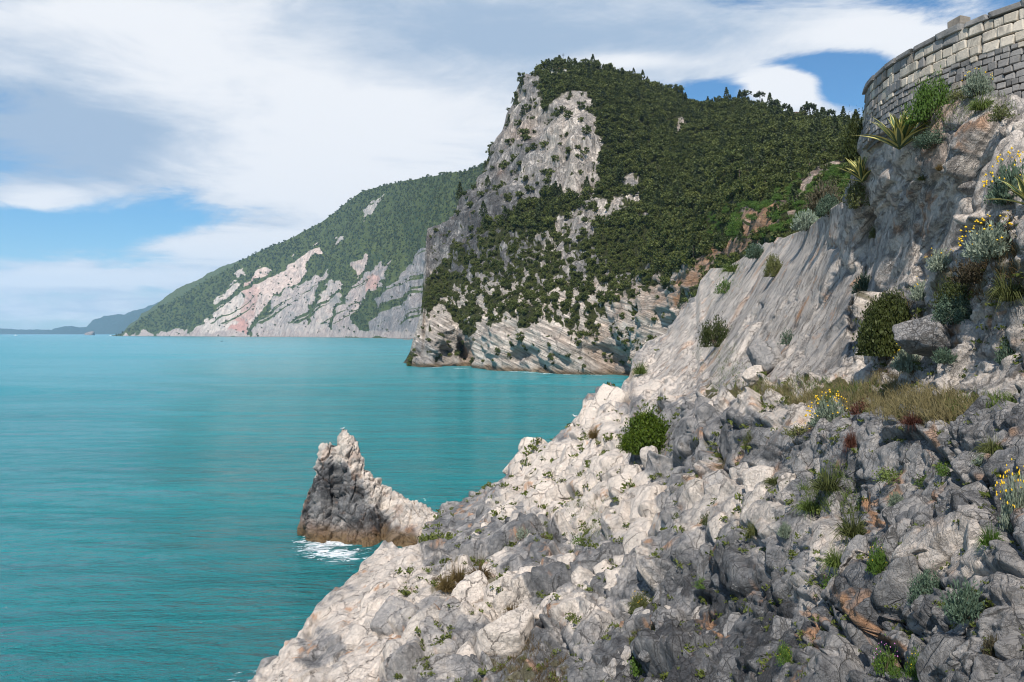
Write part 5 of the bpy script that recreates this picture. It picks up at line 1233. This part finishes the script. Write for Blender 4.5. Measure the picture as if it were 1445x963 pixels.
for i, (kd, lm) in enumerate((('cone', 'pine'), ('cone', 'pine'), ('round', 'wood'), ('round', 'wood'), ('round', 'wood'), ('round', 'wood2'), ('round', 'wood2'), ('umbrella', 'pine'))):
    me = crown_mesh('crown', 820 + i, 300, kd); me.materials.append(L[lm]); TREE[i] = (me, kd)
TRUNK = {'cone': trunk_mesh(2.2), 'round': trunk_mesh(1.2), 'umbrella': trunk_mesh(2.1)}
rg = np.random.RandomState(55)
def slope_points(sheet, n, accept, rmax=None):
    nr = rmax or sheet.nrow
    i = rg.randint(6, nr, n); j = rg.randint(2, len(sheet.px) - 2, n)
    # even spread over the picture of the slope: columns are even, rows weighted by their height
    hgt = (sheet.yb - sheet.ys)[j] / (sheet.yb - sheet.ys).max()
    ok = (rg.uniform(0, 1, n) < hgt) & accept(i, j)
    return i[ok], j[ok]
SHY = np.array(SHORE_YS, float)
def seen(px_, py_): return py_ < np.interp(px_, SHY[:, 0], SHY[:, 1], left=2000) + 80
bare = blur(HEAD_BARE, 1, 1)
i_, j_ = slope_points(head, 30000, lambda i, j: ((bare[i, j] < rg.uniform(.05, .55, len(i))) | (rg.uniform(0, 1, len(i)) < .05)) & ((HEAD_GRASS[i, j] < .5) | (rg.uniform(0, 1, len(i)) < .10)))
pos = head.G[i_, j_]; vis = seen(head.PXa[i_, j_], head.PYa[i_, j_])
pos, i_, j_ = pos[vis], i_[vis], j_[vis]
keep = []; cellset = {}
for k in range(len(pos)):                                        # keep crowns from standing inside each other
    q = tuple((pos[k] // 3.4).astype(int))
    if q in cellset: continue
    cellset[q] = 1; keep.append(k)
keep = np.array(keep); pos, i_, j_ = pos[keep], i_[keep], j_[keep]
pxk, pyk = head.PXa[i_, j_], head.PYa[i_, j_]
scrub = (pyk > 330) & (pxk < 930)
size = np.where(scrub, rg.uniform(1.0, 2.6, len(pos)), 1.6 + 2.6 * rg.uniform(0, 1, len(pos)) ** 1.6)
size *= np.interp(pos[:, 1], [200, 400], [.55, 1.0])
ridge = (head.nrow - i_) < 7
kind = np.where(scrub, rg.choice([2, 3, 4, 5, 6], len(pos)), rg.choice([0, 2, 2, 2, 3, 3, 3, 4, 4, 4, 5, 6], len(pos)))
kind = np.where(ridge & (rg.uniform(0, 1, len(pos)) < .08), rg.choice([0, 1], len(pos)), kind)
order = np.argsort(-(size / pos[:, 1]) * np.where(ridge, 1.6, 1.0))
LAB = {'cone': 'dark pointed pine among the woods on the headland slope', 'round': 'round leafy tree among the woods on the headland slope', 'wood2': 'lighter green bushy tree on the headland slope', 'ridge': 'dark pointed pine standing out on the skyline of the headland'}
def tree(loc, s_, k, label, cat, group):
    me, kd = TREE[k]
    e = empty('pine_tree' if kd != 'round' else 'leafy_tree', loc, label, cat, group, rg.uniform(0, 6.28))
    c = link('crown', me, None, e); c.scale = (s_, s_, s_ * (1.15 if kd == 'cone' else 1))
    t = link('trunk', TRUNK[kd], None, e); t.scale = (s_, s_, s_ * (1.15 if kd == 'cone' else 1))
NT_IND = 290
for k in order[:NT_IND]:
    kd = TREE[kind[k]][1]
    lb = LAB['ridge'] if (kd == 'cone' and ridge[k]) else LAB['cone'] if kd == 'cone' else LAB['wood2'] if kind[k] in (5, 6) else LAB['round']
    tree(Vector(pos[k]) - Vector((0, 0, .4)), size[k], kind[k], lb, 'tree', 'trees on the headland: ' + lb)
def at_head(px_, py_): return Vector(head.at(px_, py_))
tree(at_head(1141, 176), 5.2, 7, 'umbrella pine alone on the ridge skyline left of the dark bush', 'tree', 'single pines on the ridge')
for x_, y_, s_ in ((1092, 166, 4.6), (1107, 168, 3.8), (1170, 179, 4.4), (1052, 151, 5.0), (1070, 154, 4.6)):
    tree(at_head(x_, y_), s_, 7, 'spreading dark pine in the clump along the ridge skyline', 'tree', 'spreading pines along the ridge')
for x_, y_, s_ in ((770, 101, 4.4), (759, 108, 3.6)):
    tree(at_head(x_, y_), s_, 3, 'dark round tree at the very edge of the cliff top', 'tree', 'trees at the cliff edge')
# the rest of the wood: one mass of instanced crowns
def scatter(name, pts, siz, kinds, label, cat, SRC):
    me = bpy.data.meshes.new(name); me.vertices.add(len(pts)); me.vertices.foreach_set('co', pts.astype(np.float32).ravel())
    for nm, dt, v in (('siz', 'FLOAT', siz.astype(np.float32)), ('turn', 'FLOAT', rg.uniform(0, 6.28, len(pts)).astype(np.float32)), ('kindno', 'INT', kinds.astype(np.int32))):
        a = me.attributes.new(nm, dt, 'POINT'); a.data.foreach_set('value', v)
    o = link(name, me); tag(o, label, cat, None, 'stuff')
    g = bpy.data.node_groups.new(name, 'GeometryNodeTree')
    g.interface.new_socket('Geometry', in_out='INPUT', socket_type='NodeSocketGeometry'); g.interface.new_socket('Geometry', in_out='OUTPUT', socket_type='NodeSocketGeometry')
    N = g.nodes; Lk = g.links
    gi, go = N.new('NodeGroupInput'), N.new('NodeGroupOutput')
    ip = N.new('GeometryNodeInstanceOnPoints'); g2i = N.new('GeometryNodeGeometryToInstance')
    for k in reversed(range(7)):
        oi = N.new('GeometryNodeObjectInfo'); oi.inputs[0].default_value = SRC[k]; Lk.new(oi.outputs['Geometry'], g2i.inputs[0])
    Lk.new(gi.outputs[0], ip.inputs['Points']); Lk.new(g2i.outputs[0], ip.inputs['Instance']); ip.inputs['Pick Instance'].default_value = True
    def attr(nm, dt):
        n = N.new('GeometryNodeInputNamedAttribute'); n.data_type = dt; n.inputs[0].default_value = nm; return n.outputs[0]
    Lk.new(attr('kindno', 'INT'), ip.inputs['Instance Index'])
    cx = N.new('ShaderNodeCombineXYZ'); Lk.new(attr('turn', 'FLOAT'), cx.inputs[2]); Lk.new(cx.outputs[0], ip.inputs['Rotation'])
    Lk.new(attr('siz', 'FLOAT'), ip.inputs['Scale'])
    Lk.new(ip.outputs[0], go.inputs[0])
    md = o.modifiers.new('scatter', 'NODES'); md.node_group = g
    return o
crowns = {}
for o in bpy.data.objects:
    if o.name.startswith('crown'):
        for k in range(7):
            if o.data == TREE[k][0]: crowns.setdefault(k, o)
SRC = [crowns.get(k) or crowns[2] for k in range(7)]
rest = order[NT_IND:]
scatter('woodland', pos[rest] - (0, 0, .4), size[rest], kind[rest], 'dark evergreen wood and scrub covering the headland', 'woodland', SRC)
# bright low scrub in the clearing at the neck of the headland
i_, j_ = slope_points(head, 60000, lambda i, j: HEAD_GRASS[i, j] > rg.uniform(.2, .9, len(i)))
vis = seen(head.PXa[i_, j_], head.PYa[i_, j_]); i_, j_ = i_[vis], j_[vis]
pg = head.G[i_, j_]
first = plant(1105, 312, 26, 14, 'low', 'green', 'bright green low bush in the grassy clearing behind the slab', 'bush', 'green_bush', None, None, GB, head, 0, False)
bright = [o for o in first.children][0]
scatter('green_scrub', pg, rg.uniform(.5, 1.5, len(pg)), np.zeros(len(pg)), 'bright green low scrub in the clearing at the neck of the headland', 'scrub', [bright] * 7)
# scrub on the far coast
i_, j_ = slope_points(coast, 26000, lambda i, j: (np.maximum(COAST_VEG[i, j], .43) > rg.uniform(.4, 1, len(i))) & (coast.PXa[i, j] > 160))
pc = coast.G[i_, j_]; i_, j_ = None, None
scatter('coast_scrub', pc - (0, 0, 1.5), rg.uniform(2.6, 6.5, len(pc)) * np.interp(pc[:, 1], [1500, 5000], [.8, 1.3]), rg.choice([2, 5, 5, 5, 6, 6, 6], len(pc)), 'green scrub covering the mountain coast across the bay', 'scrub', SRC)
# shrubs by the orange scarp behind the slab
plant(1031, 338, 42, 30, 'dense', 'dark', 'dark rounded shrub on the orange scarp behind the slab', 'bush', 'green_bush', None, None, GB, head)
plant(1054, 325, 26, 28, 'dense', 'green', 'green shrub at the upper right of the orange scarp', 'bush', 'green_bush', None, None, GB, head)

# ------------------------------------------------------------------ small things
M_PLASTER = plain('pale_plaster', (.55, .52, .46)); M_ROOF = plain('roof_tile', (.32, .16, .10)); M_DARKW = plain('window_dark', (.03, .03, .035), .3); M_WHITEP = plain('white_paint', (.8, .8, .8), .4); M_HULL = plain('dark_hull', (.05, .06, .08), .4)
def box(bm, c, s, rot=0.0):
    r = bmesh.ops.create_cube(bm, size=1)
    bmesh.ops.transform(bm, verts=r['verts'], matrix=Matrix.Translation(c) @ Matrix.Rotation(rot, 4, 'Z') @ Matrix.Diagonal((*s, 1)))
def bobj(name, fn, mat, parent):
    bm = bmesh.new(); fn(bm); me = bpy.data.meshes.new(name); bm.to_mesh(me); bm.free()
    return link(name, me, mat, parent)
def house(px_, py_, wd, dp, ht, label, hip=True):
    q = at_head(px_, py_); e = empty('house', q - Vector((0, 0, .6)), label, 'house', None, .2)
    bobj('wall', lambda b: box(b, (0, 0, ht / 2), (wd, dp, ht)), M_PLASTER, e)
    def roof(b):
        v = [b.verts.new(c) for c in ((-wd * .54, -dp * .56, ht), (wd * .54, -dp * .56, ht), (wd * .54, dp * .56, ht), (-wd * .54, dp * .56, ht), (-wd * .3, 0, ht * 1.35), (wd * .3, 0, ht * 1.35))]
        for f in ((0, 1, 5, 4), (1, 2, 5), (2, 3, 4, 5), (3, 0, 4), (3, 2, 1, 0)): b.faces.new([v[i] for i in f])
    bobj('roof', roof, M_ROOF, e)
    for k in (-.28, .1, .36): bobj('window', lambda b: box(b, (k * wd, -dp * .5 - .02, ht * .55), (wd * .1, .08, ht * .32)), M_DARKW, e)
house(787, 107, 13, 7, 4.2, 'low pale house among trees on the very top of the cliff')
house(1127, 169, 9, 7, 4.0, 'small pale house on the ridge skyline beside the umbrella pine')
def pole(px_, py_, h, label):
    q = at_head(px_, py_); e = empty('antenna_mast', q, label, 'antenna', 'antenna masts on the summit')
    bobj('mast', lambda b: box(b, (0, 0, h / 2), (.3, .3, h)), M_HULL, e)
    bobj('crossarm', lambda b: [box(b, (0, 0, h * f), (2.2, .2, .2)) for f in (.8, .93)], M_HULL, e)
pole(795, 95, 9, 'left thin antenna mast on the summit of the headland'); pole(801, 95, 8, 'right thin antenna mast on the summit of the headland')
def boat(px_, py_, ln, label, cabin=True, dark=False):
    Yb = EYE * F / (py_ - HOR); e = empty('motor_boat' if cabin else 'rowing_boat', ((px_ - 722.5) / F * Yb, Yb, 0), label, 'boat', None, .3)
    def hull(b):
        rows = []
        for t, wv, z in ((-.5, .16, .16), (-.3, .2, .15), (0, .21, .15), (.3, .13, .18), (.5, .01, .22)):
            rows.append([b.verts.new(c) for c in ((t * ln, -wv * ln, z * ln), (t * ln * .96, -wv * ln * .6, -.03 * ln), (t * ln * .96, wv * ln * .6, -.03 * ln), (t * ln, wv * ln, z * ln))])
        for r0, r1 in zip(rows[:-1], rows[1:]):
            for k in range(3): b.faces.new((r0[k], r1[k], r1[k + 1], r0[k + 1]))
            b.faces.new((r0[0], r0[3], r1[3], r1[0]))
        b.faces.new(rows[0])
    bobj('hull', hull, M_HULL if dark else M_WHITEP, e)
    if cabin: bobj('cabin', lambda b: box(b, (-.05 * ln, 0, .24 * ln), (.42 * ln, .24 * ln, .18 * ln)), M_WHITEP, e); bobj('windscreen', lambda b: box(b, (.18 * ln, 0, .25 * ln), (.03 * ln, .22 * ln, .1 * ln)), M_DARKW, e)
    else: bobj('thwart', lambda b: box(b, (0, 0, .17 * ln), (.08 * ln, .36 * ln, .03 * ln)), M_WHITEP, e)
boat(22, 474.0, 24, 'white motor boat alone far out at the left edge of the sea')
boat(156, 474.2, 20, 'white motor boat in front of the far cape'); boat(313, 482.4, 6, 'left of two small dark boats off the mountain coast', False, True); boat(319, 483.0, 6, 'right of two small dark boats off the mountain coast', False, True)
def sea_rock(px_, py_, w_, h_, label, name='sea_rock', mesh=None):
    Yb = EYE * F / (py_ - HOR); o = link(name, mesh or rock_mesh(name, int(px_), 3)); s_ = Yb / F
    o.data.materials.clear(); o.data.materials.append(M_FAR if h_ > 6 else M_RG)
    o.location = ((px_ - 722.5) * s_, Yb, 0); o.scale = (w_ * .5 * s_, w_ * .4 * s_, h_ * s_)
    if name == 'islet': add_attr(o.data, 'tint', np.tile(np.array((.6, .2, .3), np.float32), (len(o.data.vertices), 1)))
    return tag(o, label, 'rock' if name != 'islet' else 'islet')
sea_rock(125, 473.2, 15, 6.2, 'small pointed rocky islet on the horizon before the far cape', 'islet')
for x_, y_, w_, lb in ((565, 478.6, 10, 'leftmost low rock awash off the point'), (575, 479.6, 14, 'broad low rock awash between its two neighbours off the point'), (590, 482.0, 12, 'rightmost low rock awash close to the headland'), (552, 477.4, 8, 'tiny low rock farthest out from the headland point')):
    sea_rock(x_, y_, w_, 1.6, lb)
# ------------------------------------------------------------------ gulls
M_GULLW = plain('gull_white', (.8, .8, .78), .7); M_GULLG = plain('gull_grey', (.35, .37, .40), .7); M_BEAK = plain('gull_beak', (.7, .45, .05), .5)
def gull(loc, s_, head_left, label):
    e = empty('gull', loc, label, 'gull', None, math.pi if head_left else 0.0)
    def lathe(pts, m_=10):
        V = []; n = len(pts)
        for (x, z, ry, rz) in pts:
            for j in range(m_): V.append((x * s_, math.cos(j * 6.2832 / m_) * ry * s_, (z + math.sin(j * 6.2832 / m_) * rz) * s_))
        return mesh_np('body', np.array(V), np.array([(k * m_ + j, k * m_ + (j + 1) % m_, (k + 1) * m_ + (j + 1) % m_, (k + 1) * m_ + j) for k in range(n - 1) for j in range(m_)]))
    link('body', lathe([(-.34, .26, .005, .004), (-.25, .25, .04, .02), (-.12, .22, .085, .075), (.02, .20, .10, .10), (.13, .23, .085, .09), (.19, .30, .055, .06), (.22, .36, .048, .05), (.26, .39, .05, .05), (.30, .39, .038, .036), (.33, .385, .004, .004)]), M_GULLW, e)
    for sgn in (-1, 1):
        wv = lathe([(-.36, .25, .004, .004), (-.22, .27, .03, .03), (-.05, .26, .035, .06), (.08, .25, .03, .06), (.14, .25, .004, .01)]); o = link('wing', wv, M_GULLG, e); o.location = (0, sgn * .085 * s_, 0)
        link('leg', lathe([(.0, .0, .03, .004), (.0, .01, .008, .008), (.01, .13, .009, .009)][:2] + [(.01, .13, .01, .01)]), M_BEAK, e).location = (0, sgn * .035 * s_, 0)
    link('beak', lathe([(.31, .385, .016, .016), (.36, .378, .012, .012), (.39, .37, .002, .002)]), M_BEAK, e)
dg = bpy.context.evaluated_depsgraph_get()
def drop(px_, Y0, Y1):
    """Top of the rock along a line of sight column."""
    best = None
    for y in np.linspace(Y0, Y1, 120):
        x = (px_ - 722.5) / F * y
        hit, loc, nrm, idx, ob, mt = scene.ray_cast(dg, Vector((x, y, 60)), Vector((0, 0, -1)))
        if hit:
            e_ = (loc.z - EYE) / loc.y
            if best is None or e_ > best[0]: best = (e_, loc.copy())
    return best[1]
gull(drop(812, 60, 90) - Vector((0, 0, .02)), .85, True, 'white gull standing on the shore rocks left of the green bush')
gull(drop(483, 74, 86) - Vector((0, 0, .02)), .7, False, 'tiny white gull perched on the tip of the sea stack')

# ------------------------------------------------------------------ air
def build_haze():
    bm = bmesh.new(); bmesh.ops.create_cube(bm, size=1)
    x0, x1, y0, y1, z0, z1 = -24000, 24000, -800, 17600, -31.5, 1250
    bmesh.ops.transform(bm, verts=bm.verts, matrix=Matrix.Translation(((x0 + x1) / 2, (y0 + y1) / 2, (z0 + z1) / 2)) @ Matrix.Diagonal((x1 - x0, y1 - y0, z1 - z0, 1)))
    me = bpy.data.meshes.new('haze'); bm.to_mesh(me); bm.free()
    m = bpy.data.materials.new('haze_air'); m.use_nodes = True; t = NT(m.node_tree); t.t.nodes.clear()
    v = t.new('ShaderNodeVolumePrincipled'); o = t.new('ShaderNodeOutputMaterial'); t.t.links.new(v.outputs[0], o.inputs['Volume'])
    v.inputs['Color'].default_value = (.52, .74, 1.0, 1); v.inputs['Density'].default_value = 3.6e-5; v.inputs['Anisotropy'].default_value = .1
    link('haze', me, m)['kind'] = 'stuff'
build_haze()
